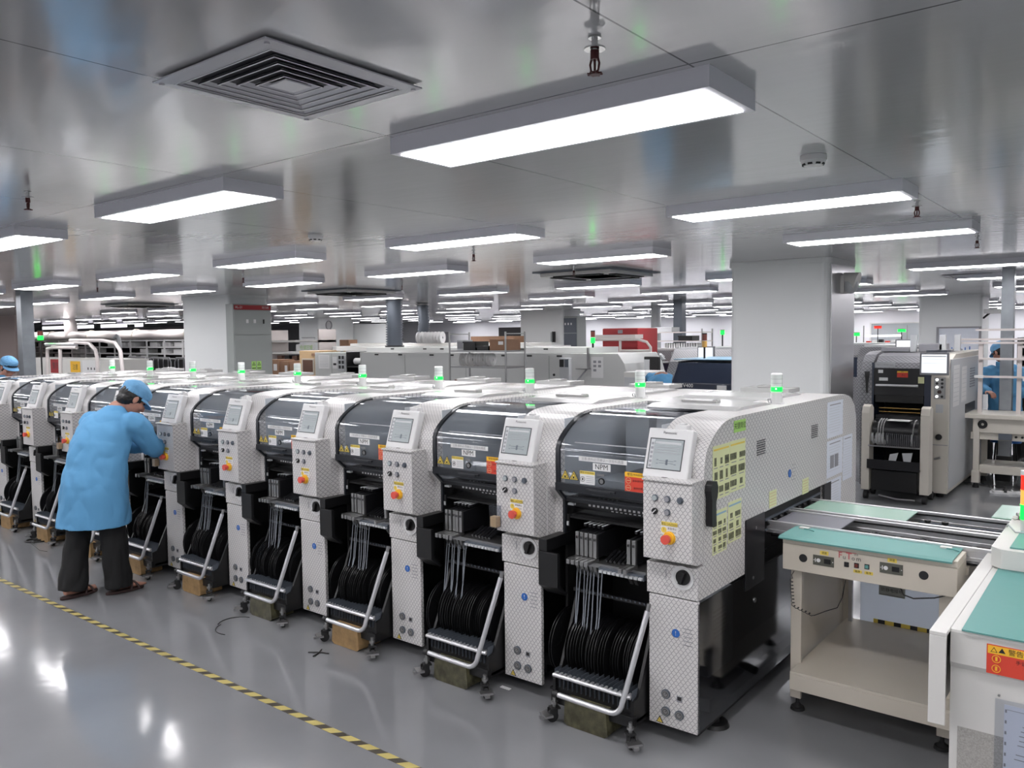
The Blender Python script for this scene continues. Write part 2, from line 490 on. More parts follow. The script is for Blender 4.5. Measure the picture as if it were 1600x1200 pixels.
class Plate:
    """a printed sheet in its own plane; coordinates in metres from its centre"""
    def __init__(s, w, h, m=0, th=0.0012):
        s.mb = MB(); s.th = th; s.w = w; s.h = h
        s.rect(0, 0, w, h, m, 0)
    def rect(s, cx, cy, w, h, m, lvl=1):
        z1 = s.th + lvl * 0.0006
        s.mb.box(cx - w / 2, cx + w / 2, cy - h / 2, cy + h / 2, 0 if lvl == 0 else s.th * 0.5, z1, m)
        return s
    def text(s, txt, cx, cy, size, m, lvl=2, bold=False):
        s.mb.mesh(textmesh(txt, size, bold), Matrix.Translation((cx, cy, s.th + lvl * 0.0006)), m); return s
    def disc(s, cx, cy, r, m, lvl=1):
        s.mb.cyl((cx, cy, 0), (cx, cy, s.th + lvl * 0.0006), r, n=20, m=m); return s
    def annul(s, cx, cy, r, w, m, lvl=2):
        s.mb.ring((cx, cy, s.th + lvl * 0.0006), (0, 0, 1), r, r - w, 0.0006, 20, m); return s
    def tri(s, cx, cy, r, m, lvl=1):
        s.mb.prism([(cx + r * math.cos(a), cy + r * math.sin(a)) for a in (PI / 2, PI * 7 / 6, PI * 11 / 6)], 'z', 0, s.th + lvl * 0.0006, m); return s
    def into(s, mb, mx):
        for v in s.mb.v: mb.v.append(tuple(mx @ Vector(v)))
        o = len(mb.v) - len(s.mb.v)
        for f, m, sm in zip(s.mb.f, s.mb.m, s.mb.s):
            mb.f.append([i + o for i in f]); mb.m.append(m); mb.s.append(sm)
        return mb
    def put(s, name, mats, mx, parent=None, label=None):
        return obj(name, s.into(MB(), mx), mats, parent, 0, label)

# ================================================================ room shell
CEIL = 2.53
XL, XR, YN, YF = -44.0, 7.0, -8.0, 27.5
struct('floor', MB().box(XL, XR, YN, YF, -0.1, 0), 'epoxy_floor')
struct('ceiling', MB().box(XL, XR, YN, YF, CEIL, CEIL + 0.1), 'ceiling_panels')
struct('wall_back', MB().box(XL, XR, YF, YF + 0.15, 0, CEIL), 'wall_far')
struct('wall_left', MB().box(XL - 0.15, XL, YN, YF, 0, CEIL), 'wall_paint')
struct('wall_right', MB().box(XR, XR + 0.15, YN, YF, 0, CEIL), 'wall_paint')
struct('wall_front', MB().box(XL, XR, YN - 0.15, YN, 0, CEIL), 'wall_paint')

# partition that closes the far left bay, with its dark soffit
struct('wall_partition', MB().box(-33, -23.504, 6.0, 6.1, 0, CEIL), 'brown_wall')

def column(x0, x1, y0, y1, name='column'):
    m = MB()
    r = 0.07
    pts = []
    for cx, cy, a0 in ((x1 - r, y0 + r, -90), (x1 - r, y1 - r, 0), (x0 + r, y1 - r, 90), (x0 + r, y0 + r, 180)):
        for k in range(5):
            a = math.radians(a0 + 22.5 * k); pts.append((cx + r * math.cos(a), cy + r * math.sin(a)))
    m.prism(pts, 'z', 0, CEIL, 0)
    for i, k in enumerate(range(3)):
        pass
    o = struct(name, m, 'column_panel')
    # crown trim where the panel meets the ceiling
    t = MB(); e = 0.018
    big = [((p[0] - (x0 + x1) / 2) * (1 + 2 * e / (x1 - x0)) + (x0 + x1) / 2, (p[1] - (y0 + y1) / 2) * (1 + 2 * e / (y1 - y0)) + (y0 + y1) / 2) for p in pts]
    t.prism(big, 'z', CEIL - 0.05, CEIL - 0.001, 0)
    t.prism([((p[0] - (x0 + x1) / 2) * 1.015 + (x0 + x1) / 2, (p[1] - (y0 + y1) / 2) * 1.015 + (y0 + y1) / 2) for p in pts], 'z', CEIL - 0.06, CEIL - 0.05, 0)
    c = obj('crown_trim', t, 'column_panel', o)
    return o
COLS = [(-1.98, -0.98, 4.88, 5.74), (-11.82, -10.40, 4.37, 5.15), (-13.172, -11.617, 15.7, 16.6),
        (-23.681, -22.511, 15.7, 17.4), (-2.42, -1.25, 15.5, 16.4)]
for c in COLS: column(*c)
# metal corner cladding on the column nearest the machine row
ob = MB().box(-0.985, -0.968, 4.95, 5.70, 0, 2.47)
struct('trim_1', ob, 'aluminium')

# ---------------------------------------------------------------- ceiling lamps
def lamp(label):
    t = thing('ceiling_light', label, 'ceiling light')
    L, Wd, z0, z1 = 0.60, 0.14, 2.471 - CEIL, 0.0
    h = MB()
    h.box(-L - .02, L + .02, -Wd - .02, -Wd + .006, z0, z1)
    h.box(-L - .02, L + .02, Wd - .006, Wd + .02, z0, z1)
    h.box(-L - .02, -L + .006, -Wd + .006, Wd - .006, z0, z1)
    h.box(L - .006, L + .02, -Wd + .006, Wd - .006, z0, z1)
    h.box(-L, L, -Wd, Wd, z1 - .012, z1)
    obj('housing', h, 'lamp_housing', t)
    obj('diffuser_panel', MB().box(-L + .007, L - .007, -Wd + .007, Wd - .007, z0 - .003, z0 + .010), 'lamp_panel', t, label='glowing white diffuser')
    return t
l0 = lamp('lit rectangular ceiling light, the largest in view, beside the red sprinkler head')
LX0, LDX = -0.661 + 0.59, 2.321
rows = [(-7.2, (-2, 8)), (-5.2, (-2, 8)), (-3.2, (-2, 8)), (-1.057, (-2, 12)), (1.057, (-2, 15)), (2.89, (-2, 15)), (6.4, (-1, 15)), (8.75, (-1, 15)), (11.4, (-1, 15)), (13.4, (-1, 15)), (16.2, (-1, 14)), (18.6, (-1, 14)), (21.2, (-1, 13)), (24.2, (-1, 12)), (26.4, (-1, 12))]  # rearmost row is added only to brighten the back wall
NEAR = {(0, 3): ('lit rectangular ceiling light, the largest in view, beside the red sprinkler head', None),
        (1, 3): ('lit rectangular ceiling light between the square air diffuser and the left column', None),
        (2, 3): ('lit ceiling light cut by the left edge of the photo, above the aluminium post', None),
        (0, 4): ('lit ceiling light on the right side below the round smoke detector', None),
        (1, 4): ('lit ceiling light over the row, right of the small centre smoke detector', None),
        (2, 4): ('lit ceiling light directly in front of the tall left column top', None),
        (3, 4): ('lit ceiling light just left of the left column', None),
        (4, 4): ('lit ceiling light above and right of the aluminium post on the left', None),
        (0, 5): ('lit ceiling light just in front of the big right-hand column', None),
        (1, 5): ('lit ceiling light in front of the air conditioning cassette near the big column', None),
        (2, 5): ('lit ceiling light above the two dark flexible ducts', None),
        (3, 5): ('lit ceiling light above the electrical cabinet on the left column', None)}
def in_col(x, y):
    return any(a - .75 < x < b + .75 and c - .3 < y < d + .3 for a, b, c, d in COLS) or (x < -19 and 5.7 < y < 6.8)
first = True
for j, (y, (a, b)) in enumerate(rows):
    yc = y + .13
    for i in range(a, b):
        x = LX0 - LDX * i + (0.0 if j < 6 else (0.06 * (j - 5)))
        if in_col(x, yc): continue
        lab, g = NEAR.get((i, j), (None, None))
        if lab is None:
            if j < 3 or (j == 3 and (i < 0 or i > 2)) or (j in (4, 5) and i < 0):
                lab = 'lit ceiling light outside the frame beside or behind the camera'; g = 'ceiling lights around the camera'
            elif j < 6: lab = 'small lit ceiling light in the far left part of the nearer rows'; g = 'ceiling lights over the far left'
            elif x > -1.2: lab = 'lit ceiling light in the distance right of the big column'; g = 'distant ceiling lights right of the big column'
            else: lab = 'thin bright ceiling light in the distant rows over the background machines'; g = 'distant ceiling lights'
        if first:
            first = False; l0.location = (x, yc, CEIL); l0['label'] = lab
            if g: l0['group'] = g
            continue
        o = dup(l0, (x, yc, CEIL), 0, lab)
        if 'group' in o: del o['group']
        if g: o['group'] = g

# ---------------------------------------------------------------- square air diffuser
def air_diffuser(cx, cy, s, label, n=5):
    t = thing('air_diffuser', label, 'air vent', (cx, cy, CEIL))
    fr = MB()
    def sq(mb, a, b, z0, z1):
        # square sloped frame ring: outer half-width a at z0, inner b at z1
        o_ = [(-a, -a), (a, -a), (a, a), (-a, a)]; i_ = [(-b, -b), (b, -b), (b, b), (-b, b)]
        vs = [(x, y, z0) for x, y in o_] + [(x, y, z1) for x, y in i_] + [(x, y, z0 + .004) for x, y in o_] + [(x, y, z1 + .004) for x, y in i_]
        fs = []
        for k in range(4):
            l = (k + 1) % 4
            fs += [(k, 4 + k, 4 + l, l), (8 + k, 8 + l, 12 + l, 12 + k), (k, l, 8 + l, 8 + k), (4 + k, 12 + k, 12 + l, 4 + l)]
        mb.add(vs, fs, 0)
    sq(fr, s, s - .045, -.012, -.016)
    sq(fr, s - .040, s - .045, -.016, .0)
    for a in (-1, 1):
        for b in (-1, 1):
            fr.cyl((a * (s - .018), b * (s - .018), -.018), (a * (s - .018), b * (s - .018), -.010), .007, n=10)
    obj('frame', fr, 'diffuser_alu', t)
    for k in range(n):
        a = s - .05 - k * (s - .08) / n
        b = MB(); sq(b, a, a - .030, -.014, .012 - .003 * k); sq(b, a, a - .005, -.0145, -.0145)
        obj('louvre', b, 'diffuser_alu', t)
    obj('centre_plate', MB().box(-.042, .042, -.042, .042, -.014, -.010), 'diffuser_alu', t)
    obj('duct_throat', MB().box(-s + .045, s - .045, -s + .045, s - .045, -.003, -.001), 'diffuser_dark', t)
    return t
air_diffuser(-0.423, -1.72, 0.262, 'square aluminium ceiling air diffuser with nested louvres')
air_diffuser(-0.45, 9.0, 0.30, 'dark distant ceiling air diffuser behind the lights right of the big column', 3)

def cassette(x, y, label):
    t = thing('air_conditioner_cassette', label, 'air conditioner', (x, y, CEIL))
    obj('panel', MB().box(-.475, .475, -.475, .475, -.050, -.012), 'off_white', t, .006)
    for k in range(4):
        a = k * PI / 2; r = Matrix.Rotation(a, 3, 'Z')
        m = MB(); m.box(-.31, .31, .35, .45, -.062, -.040, rot=r, piv=(0, 0, 0)); obj('air_slot', m, 'black_matte', t)
    obj('intake_grille', MB().box(-.28, .28, -.28, .28, -.050, -.044), 'off_white', t)
    obj('mounting_plate', MB().box(-.54, .54, -.54, .54, -.012, -.001), 'duct_dark', t)
    return t
cassette(-3.63, 4.92, 'ceiling air conditioner cassette with dark slots left of the big column')
cassette(-8.3, 5.2, 'ceiling air conditioner cassette with dark slots left of the flexible ducts')
cassette(-14.7, 5.1, 'far ceiling air conditioner cassette left of the left column')

def sprinkler(x, y, label):
    t = thing('sprinkler_head', label, 'sprinkler', (x, y, CEIL))
    e = MB(); e.ring((0, 0, -.003), (0, 0, 1), .016, .006, .005, 20)
    e.cyl((0, 0, -.052), (0, 0, 0), .008, n=12); e.ring((0, 0, -.030), (0, 0, 1), .026, .008, .004, 24)
    obj('escutcheon', e, 'chrome', t)
    b = MB(); b.cyl((0, 0, -.056), (0, 0, -.034), .011, n=12)
    b.tube([(-.009, 0, -.052), (-.013, 0, -.066), (-.010, 0, -.082), (0, 0, -.086)], .0028, 8)
    b.tube([(.009, 0, -.052), (.013, 0, -.066), (.010, 0, -.082), (0, 0, -.086)], .0028, 8)
    b.cyl((0, 0, -.082), (0, 0, -.054), .003, n=8)
    obj('frame_arms', b, 'sprinkler_red', t)
    d = MB(); d.cyl((0, 0, -.092), (0, 0, -.086), .013, n=16)
    for k in range(8):
        a = k * PI / 4; d.box(.010, .019, -.0025, .0025, -.091, -.088, rot=Matrix.Rotation(a, 3, 'Z'), piv=(0, 0, 0))
    obj('deflector', d, 'sprinkler_red', t)
    return t
sp = sprinkler(.423, -1.457, 'red sprinkler head with chrome ring above the largest ceiling light')
for p, l in (((-2.767, -1.511), 'sprinkler head at the far left above the cut-off ceiling light'),
             ((-3.03, 2.048), 'small sprinkler head at centre, right of the light over the row'),
             ((.445, 1.811), 'sprinkler head just right of the end of the light below the smoke detector'),
             ((.405, 4.0), 'small sprinkler head near the right edge behind the third right-hand light'),
             ((-6.625, 2.195), 'small sprinkler head in front of the left column cabinet'),
             ((-3.4, 4.1), 'small sprinkler head below the light in front of the near cassette'),
             ((-6.508, 4.555), 'tiny sprinkler head just left of the second flexible duct'),
             ((-9.396, 1.837), 'tiny sprinkler head between the post and the left column')):
    dup(sp, (*p, CEIL), 0, l)

def smoke(x, y, label):
    t = thing('smoke_detector', label, 'smoke detector', (x, y, CEIL))
    m = MB(); m.cyl((0, 0, -.022), (0, 0, -.0005), .052, n=28); m.cyl((0, 0, -.042), (0, 0, -.022), .036, .05, n=28)
    obj('body', m, 'white_plastic', t, .003)
    for k in range(8):
        a = k * PI / 4
        q = MB().box(.026, .0435, -.009, .009, -.040, -.033, rot=Matrix.Rotation(a, 3, 'Z'), piv=(0, 0, 0))
        obj('vent_slot', q, 'black_matte', t)
    return t
smoke(.387, .251, 'round white smoke detector above the right-hand ceiling lights')
smoke(-3.138, .487, 'round smoke detector left of centre above the row')

# domed camera on the big column
t = thing('dome_camera', 'grey dome camera in a hooded bracket on the side of the big column', 'camera', (-.968, 5.3, 2.28))
obj('bracket', MB().box(0, .03, -.09, .09, -.09, .09), 'off_white', t, .006)
m = MB(); m.ball((.075, 0, -.01), (.075, .085, .085), 0)
obj('dome', m, 'pale_grey', t)
m = MB(); m.cyl((.0, 0, .06), (.14, 0, .02), .06, .095, 20)
obj('hood', m, 'off_white', t)

# hazard tape on the floor
m = MB(); m.box(-16, .2, -.862, -.822, .0005, .0015)
tag(obj('floor_tape', m, 'hazard_tape'), 'yellow and black striped floor tape along the aisle', 'floor tape')

# ================================================================ placement machines
PITCHX = 0.835
ARC = [(.058, 1.18), (.062, 1.235), (.077, 1.287), (.100, 1.315), (.134, 1.343), (.165, 1.364), (.200, 1.383), (.242, 1.402), (.288, 1.414), (.345, 1.421), (.42, 1.424)]
BACK = [(1.95, 1.424), (2.08, 1.418), (2.19, 1.395), (2.27, 1.34), (2.31, 1.26), (2.32, 1.10)]

def gauge(parent, x, z, r=.021):
    m = MB(); m.cyl((x, -.008, z), (x, .0, z), r, n=24, m=0); m.cyl((x, -.0095, z), (x, -.008, z), r * .78, n=24, m=1)
    m.box(x - .001, x + .001, -.0105, -.0095, z, z + r * .6, 2, rot=Matrix.Rotation(.7, 3, 'Y'), piv=(x, 0, z))
    m.ring((x, -.0098, z), (0, 1, 0), r * .6, r * .5, .001, 20, 2)
    return obj('pressure_gauge', m, ['duct_dark', 'gauge_dial', 'ink'], parent)

def placement_machine(label, end=False):
    t = thing('placement_machine', label, 'machine')
    # --- white hood and side shells
    b = MB()
    cut = [(1.92, .70), (1.67, .70), (1.67, .915), (.505, .915), (.505, .66)]
    full = [(.0, .66), (.0, .80), (.058, .80)] + ARC + BACK + [(2.32, .66), (2.2, .66), (1.92, .66)] + cut
    b.prism(full, 'x', -.245, 0, 0)
    left = [(.128, .80), (.128, 1.0), (.066, 1.06)] + ARC + BACK + [(2.32, .92), (.30, .92), (.30, .80)]
    b.prism(left, 'x', -.835, -.785, 0)
    body = obj('hood_shell', b, 'hex_film', t, .004)
    r = MB()
    r.box(-.785, -.245, .98, 1.95, 1.402, 1.424)
    r.prism([(1.95, 1.402), (1.95, 1.424), (2.08, 1.418), (2.19, 1.395), (2.27, 1.34), (2.31, 1.26), (2.32, 1.10), (2.32, .10), (2.30, .10), (2.30, 1.10), (2.29, 1.26), (2.25, 1.33), (2.17, 1.38), (2.07, 1.40)], 'x', -.785, -.245)
    obj('rear_shell', r, 'white_shell', t)
    # raised roof cover and hatch plates
    m = MB()
    m.prism([(.62, 1.4245), (.70, 1.440), (1.02, 1.440), (1.10, 1.4245)], 'x', -.60, -.10)
    m.prism([(1.30, 1.4245), (1.36, 1.437), (1.80, 1.437), (1.86, 1.4245)], 'x', -.74, -.20)
    obj('roof_cover', m, 'white_shell', t, .003)
    m = MB(); m.box(-.50, -.30, .84, .90, 1.440, 1.452); m.box(-.33, -.30, .86, .895, 1.4515, 1.456, 1)
    obj('roof_latch', m, ['white_shell', 'black'], t, .003)
    m = MB(); m.box(-.62, -.30, 1.92, 2.12, 1.424, 1.452, 0); m.box(-.52, -.42, 1.96, 2.06, 1.452, 1.466, 0)
    obj('rear_hatch', m, ['white_shell', 'black'], t, .003)
    # --- control column at the right of the feeder bay
    c = MB(); c.box(-.235, 0, 0, .022, .07, .655)
    col = obj('control_column', c, 'hex_film', t, .004)
    k = MB(); k.prism([(.0, .815), (-.05, .83), (-.05, 1.165), (-.035, 1.18), (.06, 1.18), (.06, .815)], 'x', -.235, -.003)
    k.box(-.24, .0, -.058, .06, 1.172, 1.182)
    cb = obj('control_box', k, 'hex_film', t, .005)
    for (x, z, mt) in ((-.176, 1.100, 'screen_grey'), (-.117, 1.100, 'print_grey'), (-.057, 1.100, 'duct_dark'), (-.117, 1.042, 'print_grey')):
        m = MB(); m.cyl((x, -.056, z), (x, -.05, z), .0145, n=20, m=0); m.cyl((x, -.062, z), (x, -.056, z), .0105, n=20, m=1)
        obj('push_button', m, ['duct_dark', mt], cb)
    m = MB(); m.cyl((-.176, -.060, 1.042), (-.176, -.05, 1.042), .0135, n=20); m.box(-.178, -.174, -.064, -.06, 1.031, 1.053, 1, rot=Matrix.Rotation(.8, 3, 'Y'))
    obj('selector_switch', m, ['black', 'white_plastic'], cb)
    m = MB(); m.cyl((-.108, -.053, .932), (-.108, -.049, .932), .029, n=28, m=1); m.cyl((-.108, -.064, .932), (-.108, -.053, .932), .025, n=28, m=1)
    e = obj('emergency_stop', m, ['estop_red', 'yellow'], cb)
    m = MB(); m.cyl((-.108, -.075, .932), (-.108, -.064, .932), .012, n=20); m.cyl((-.108, -.094, .932), (-.108, -.075, .932), .0205, .019, n=24)
    obj('stop_button', m, 'estop_red', cb, .002)
    p = Plate(.076, .018, 0); p.text('警告 CAUTION', 0, 0, .011, 1)
    p.into(q := MB(), FRONT(-.108, -.0505, .992)); p = Plate(.082, .040, 2); p.disc(-.026, 0, .013, 0); p.text('!', -.026, 0, .018, 1)
    p.text('紧急停止', .014, .008, .011, 1); p.text('按下开关', .014, -.008, .009, 1)
    p.into(q, FRONT(-.108, -.0505, .965)); obj('caution_label', q, ['label_yellow', 'ink', 'label_white'], cb)
    # main switch in a round recess
    m = MB(); m.ring((-.070, -.003, .752), (0, 1, 0), .053, .040, .006, 32, 0); m.cyl((-.070, -.003, .752), (-.070, -.0, .752), .041, n=32, m=0)
    m.cyl((-.066, -.012, .756), (-.066, -.003, .756), .033, n=28, m=1); m.box(-.073, -.059, -.028, -.012, .728, .784, 1, rot=Matrix.Rotation(.35, 3, 'Y'))
    m.box(-.152, -.149, -.0015, .0, .735, .775, 2)
    obj('main_switch', m, ['white_plastic', 'knob_black', 'print_grey'], col, label='black rotary main switch')
    m = Plate(.001, .001, 0); m.text('ON', 0, 0, .013, 1); m.text('OFF', 0, -.085, .013, 1)
    m.put('lettering', ['hex_film', 'print_grey'], FRONT(-.150, -.0006, .79), col)
    # blue mandatory sign, gauges, voltage sign
    p = Plate(.001, .001, 0); p.disc(0, 0, .019, 1); p.text('!', 0, 0, .028, 2, bold=True)
    for i in range(5): p.rect(.058, .03 - i * .018, .045, .003, 3)
    p.put('blue_sign', ['hex_film', 'signal_blue', 'label_white', 'print_grey'], FRONT(-.103, -.0005, .50), col)
    gauge(col, -.150, .216); gauge(col, -.150, .137); gauge(col, -.084, .137)
    m = MB(); m.box(-.098, -.072, -.003, 0, .195, .222, 0); m.box(-.094, -.076, -.004, -.003, .203, .219, 1)
    obj('pressure_display', m, ['print_grey', 'ink'], col)
    p = Plate(.001, .001, 0); p.tri(0, 0, .021, 1); p.tri(0, 0, .015, 2, 2)
    p.text('⚡', 0, 0, .014, 1, 3); p.put('warning_triangle', ['hex_film', 'ink', 'label_yellow'], FRONT(-.181, -.0005, .088), col)
    # --- touch panel
    A = math.atan2(.07, .215)
    R = frame((-.1615, .035, 1.2825), (1, 0, 0), (0, math.sin(A), math.cos(A)))
    q = MB(); q.box(-.109, .109, -.113, .113, -.045, 0); q.v = [tuple(R @ Vector(v)) for v in q.v]
    mon = obj('touch_panel', q, 'white_plastic', t, .009, seg=3)
    pl = Plate(.168, .140, 0, .0008); pl.rect(0, 0, .160, .132, 1, 1)
    pl.rect(-.068, 0, .018, .13, 2, 2); pl.rect(.008, .050, .126, .010, 2, 2)
    for i in range(6): pl.rect(-.068, .045 - i * .02, .012, .011, 3, 3)
    for i in range(3): pl.rect(.008, .030 - i * .012, .11, .002, 3, 2)
    pl.rect(.010, -.030, .070, .002, 4, 2); pl.rect(.010, -.040, .070, .002, 4, 2); pl.rect(.012, -.035, .010, .024, 4, 3)
    for a in (-.034, .052):
        for z in (-.026, -.043): pl.rect(a, z, .010, .003, 4, 2)
    R2 = R @ Matrix.Translation((-.010, -.004, .0005))
    pl.put('screen', ['dark_glass_frame', 'screen_grey', 'pale_grey', 'print_grey', 'duct_dark'], R2, mon)
    pl = Plate(.001, .001, 0); pl.text('Panasonic', 0, 0, .017, 1, bold=True)
    pl.put('lettering', ['white_plastic', 'ink'], R @ Matrix.Translation((0, .093, 0)), mon)
    m = MB(); m.cyl((-.16, .05, 1.16), (-.16, .08, 1.22), .022, n=12); m.box(-.17, -.145, -.01, .02, 1.165, 1.183)
    obj('panel_bracket', m, 'black', t)
    m = MB(); m.box(-.155, -.095, .09, .13, 1.375, 1.405, 0); m.box(-.140, -.11, .10, .125, 1.405, 1.413, 0)
    obj('panel_catch', m, 'white_plastic', t, .004)
    # --- tinted safety window with black frame
    G = [(.066, 1.06), (.066, 1.25), (.080, 1.283), (.105, 1.310), (.139, 1.337), (.178, 1.362), (.230, 1.388), (.290, 1.405), (.36, 1.412), (.60, 1.414), (.98, 1.414)]
    g = MB(); g.strip(G, 'x', -.765, -.245, .003, 0)
    win = obj('safety_window', g, 'window_tint', t)
    f = MB()
    G2 = [(a - .004, c + .004) for a, c in G]
    f.strip(G2[:9], 'x', -.785, -.762, .012, 0)
    f.box(-.785, -.245, .056, .075, 1.052, 1.088)
    f.strip([(.066, 1.060), (.129, 1.000)], 'x', -.785, -.765, .012, 0)
    f.box(-.785, -.770, .120, .135, .80, 1.005)
    f.box(-.785, -.245, .122, .140, .985, 1.003)
    f.box(-.60, -.44, .045, .060, 1.068, 1.078); f.box(-.58, -.46, .040, .048, 1.062, 1.074)
    obj('window_frame', f, 'dark_glass_frame', t, .002)
    m = MB(); m.strip([(.070, 1.056), (.127, 1.002)], 'x', -.765, -.245, .003)
    obj('lower_window', m, 'window_tint', t)
    m = MB(); m.box(-.70, -.26, .105, .112, 1.283, 1.287); obj('window_rib', m, 'label_white', win)
    # stickers on the window
    y = .0630
    p = Plate(.098, .034, 0); p.text('NPM', 0, 0, .036, 1, bold=True); p.put('lettering', ['label_white', 'ink'], FRONT(-.520, y, 1.184), win)
    p = Plate(.264, .022, 0); p.text('注意:换料必须确认一次吸料高度', 0, 0, .0165, 1); p.put('paper_strip', ['label_white', 'print_grey'], FRONT(-.516, y, 1.217), win)
    for x in (-.727, -.677):
        p = Plate(.001, .001, 0); p.tri(0, -.004, .031, 1); p.tri(0, -.004, .026, 2, 2); p.tri(0, -.004, .020, 1, 3); p.tri(0, -.004, .015, 2, 4)
        p.rect(0, -.006, .010, .009, 1, 5); p.put('warning_triangle', ['window_tint', 'label_white' if 0 else 'ink', 'label_yellow'], FRONT(x, y, 1.128), win)
    p = Plate(.084, .064, 0); p.rect(0, .024, .084, .015, 1); p.text('警告 WARNING', 0, .024, .011, 2)
    p.annul(-.026, -.008, .013, .002, 2); p.rect(-.026, -.008, .006, .012, 2, 3)
    for i in range(4): p.rect(.016, .006 - i * .009, .044, .002, 3)
    p.put('caution_label', ['label_white', 'label_yellow', 'ink', 'print_grey'], FRONT(-.600, y, 1.127), win)
    p = Plate(.118, .094, 0); p.rect(0, .036, .118, .022, 1); p.text('警告/WARNING', .004, .036, .014, 2)
    for zz in (.008, -.026): p.annul(-.040, zz, .014, .002, 3); p.rect(-.040, zz, .018, .003, 3)
    p.text('身体请勿进入', .016, .008, .0115, 2); p.text('运转中禁止', .016, -.026, .0115, 2)
    p.put('warning_sign', ['label_red', 'yellow', 'ink', 'tan_plastic'], FRONT(-.335, y, 1.130), win)
    m = MB(); m.ring((-.519, .060, 1.118), (0, 1, 0), .016, .011, .006, 24, 0); m.cyl((-.519, .062, 1.118), (-.519, .058, 1.118), .011, n=20, m=1)
    m.box(-.545, -.505, .060, .064, 1.142, 1.152, 1)
    obj('window_lock', m, ['black', 'steel'], win)
    # --- inside of the machine
    i = MB()
    i.box(-.785, -.245, .95, .98, .62, 1.40, 0)                      # rear bulkhead
    i.box(-.786, -.7835, .14, .95, .92, 1.395, 1); i.box(-.2465, -.244, .14, .95, .92, 1.395, 1)
    i.box(-.74, -.60, .66, .95, 1.05, 1.39, 1); i.box(-.585, -.44, .72, .95, 1.02, 1.39, 0); i.box(-.42, -.27, .60, .95, 1.03, 1.38, 2)
    i.box(-.785, -.245, .42, .66, .985, 1.050, 2)                      # gantry beam
    i.box(-.52, -.40, .30, .45, 1.00, 1.13, 3); i.box(-.50, -.43, .26, .30, 1.03, 1.10, 2)
    i.box(-.40, -.29, .52, .60, 1.16, 1.24, 4); i.cyl((-.345, .50, 1.20), (-.345, .52, 1.20), .012, m=0)
    obj('head_unit', i, ['interior_pale', 'interior_mid', 'interior_mid', 'black_satin', 'brass'], t, .003)
    d = MB()
    d.box(-.785, -.772, .14, .95, .05, 1.0); d.box(-.772, -.245, .50, .95, .05, .90); d.box(-.257, -.245, .16, .95, .05, 1.0)
    d.box(-.772, -.257, .14, .50, .90, .91, 0); d.box(-.80, -.02, .17, 1.85, .10, .16)
    d.box(-.82, -.10, .18, .50, .05, .10); d.box(-.81, -.25, .95, 2.28, .16, .90); d.box(-.245, -.20, .022, 2.25, .16, .66); d.box(-.24, -.005, .022, .03, .08, .65)
    d.box(-.16, -.02, .505, 1.66, .64, .70)
    obj('machine_frame', d, 'black_matte', t)
    m = MB()
    for rrow, (yy, zz) in enumerate(((.165, .970), (.215, .945))):
        m.box(-.770, -.25, yy, yy + .03, zz - .012, zz + .008, 0)
        for j in range(16 - 4 * rrow): m.box(-.66 + rrow * .10 + j * .025, -.648 + rrow * .10 + j * .025, yy - .002, yy, zz - .005, zz + .005, 1)
    obj('indicator_strip', m, ['black_satin', 'white_plastic'], t)
    m = MB(); m.box(-.764, -.750, .125, .135, .86, .92, 0); m.box(-.762, -.752, .120, .125, .865, .885, 1)
    obj('switch_block', m, ['black_satin', 'pale_grey'], t)
    obj('type_plate', MB().box(-.755, -.72, .121, .14, .968, .978), 'pale_grey', t)
    # dock arms
    a = MB(); a.box(-.815, -.765, -.045, .48, .765, .825); a.prism([(-.05, .765), (-.05, .60), (.02, .545), (.16, .535), (.16, .765)], 'x', -.812, -.80)
    a.prism([(-.05, .765), (-.05, .60), (.02, .545), (.035, .55), (-.03, .61), (-.03, .765)], 'x', -.80, -.700); a.cyl((-.818, -.02, .79), (-.815, -.02, .79), .006)
    obj('dock_arm', a, 'black', t, .003)
    # signal tower
    s = MB(); x, yy = -.0885, 1.141
    s.box(x - .034, x + .034, yy - .03, yy + .03, 1.424, 1.434); s.cyl((x, yy, 1.434), (x, yy, 1.482), .0300, n=28); s.tube([(x - .036, yy - .02, 1.43), (x - .036, yy - .03, 1.45), (x - .02, yy - .034, 1.455), (x - .015, yy - .034, 1.43)], .003, 6, 1)
    tw = obj('signal_tower', s, ['white_plastic', 'print_grey'], t)
    s = MB(); s.cyl((x, yy, 1.492), (x, yy, 1.516), .0302, n=28, m=0); obj('green_lens', s, 'green_lit', tw, label='lit green lens')
    s = MB(); s.cyl((x, yy, 1.482), (x, yy, 1.492), .0292, n=28, m=0); s.cyl((x, yy, 1.516), (x, yy, 1.583), .0302, n=28, m=0)
    for zz in (1.535, 1.558): s.cyl((x, yy, zz), (x, yy, zz + .003), .0308, n=28, m=1)
    s.cyl((x, yy, 1.583), (x, yy, 1.590), .0308, .026, n=28, m=2)
    obj('clear_lenses', s, ['lens_clear', 'lens_band', 'white_plastic'], tw)
    s = MB().ball((x + .008, yy - .031, 1.507), (.004, .003, .004)); obj('lit_led', s, 'green_core', tw)
    # feet
    for (fx, fy) in ((-.045, .275), (-.75, .33), (-.075, 1.85), (-.75, 1.85)):
        m = MB(); m.cyl((fx, fy, .0), (fx, fy, .018), .068, .060, 24); m.cyl((fx, fy, .018), (fx, fy, .05), .022, .018, 16); m.cyl((fx, fy, .05), (fx, fy, .105), .012, n=12)
        obj('levelling_foot', m, 'black', t)
    # white bezel in front of the opening on the opposite side of the shell
    
    m = MB(); m.box(-.012, .004, .51, .745, .575, .918, 0); obj('port_side_plate', m, 'black_satin', t, .002)
    m = MB(); m.box(-.012, .004, 1.67, 1.80, .60, .915, 0); obj('port_side_plate', m, 'black_satin', t, .002)
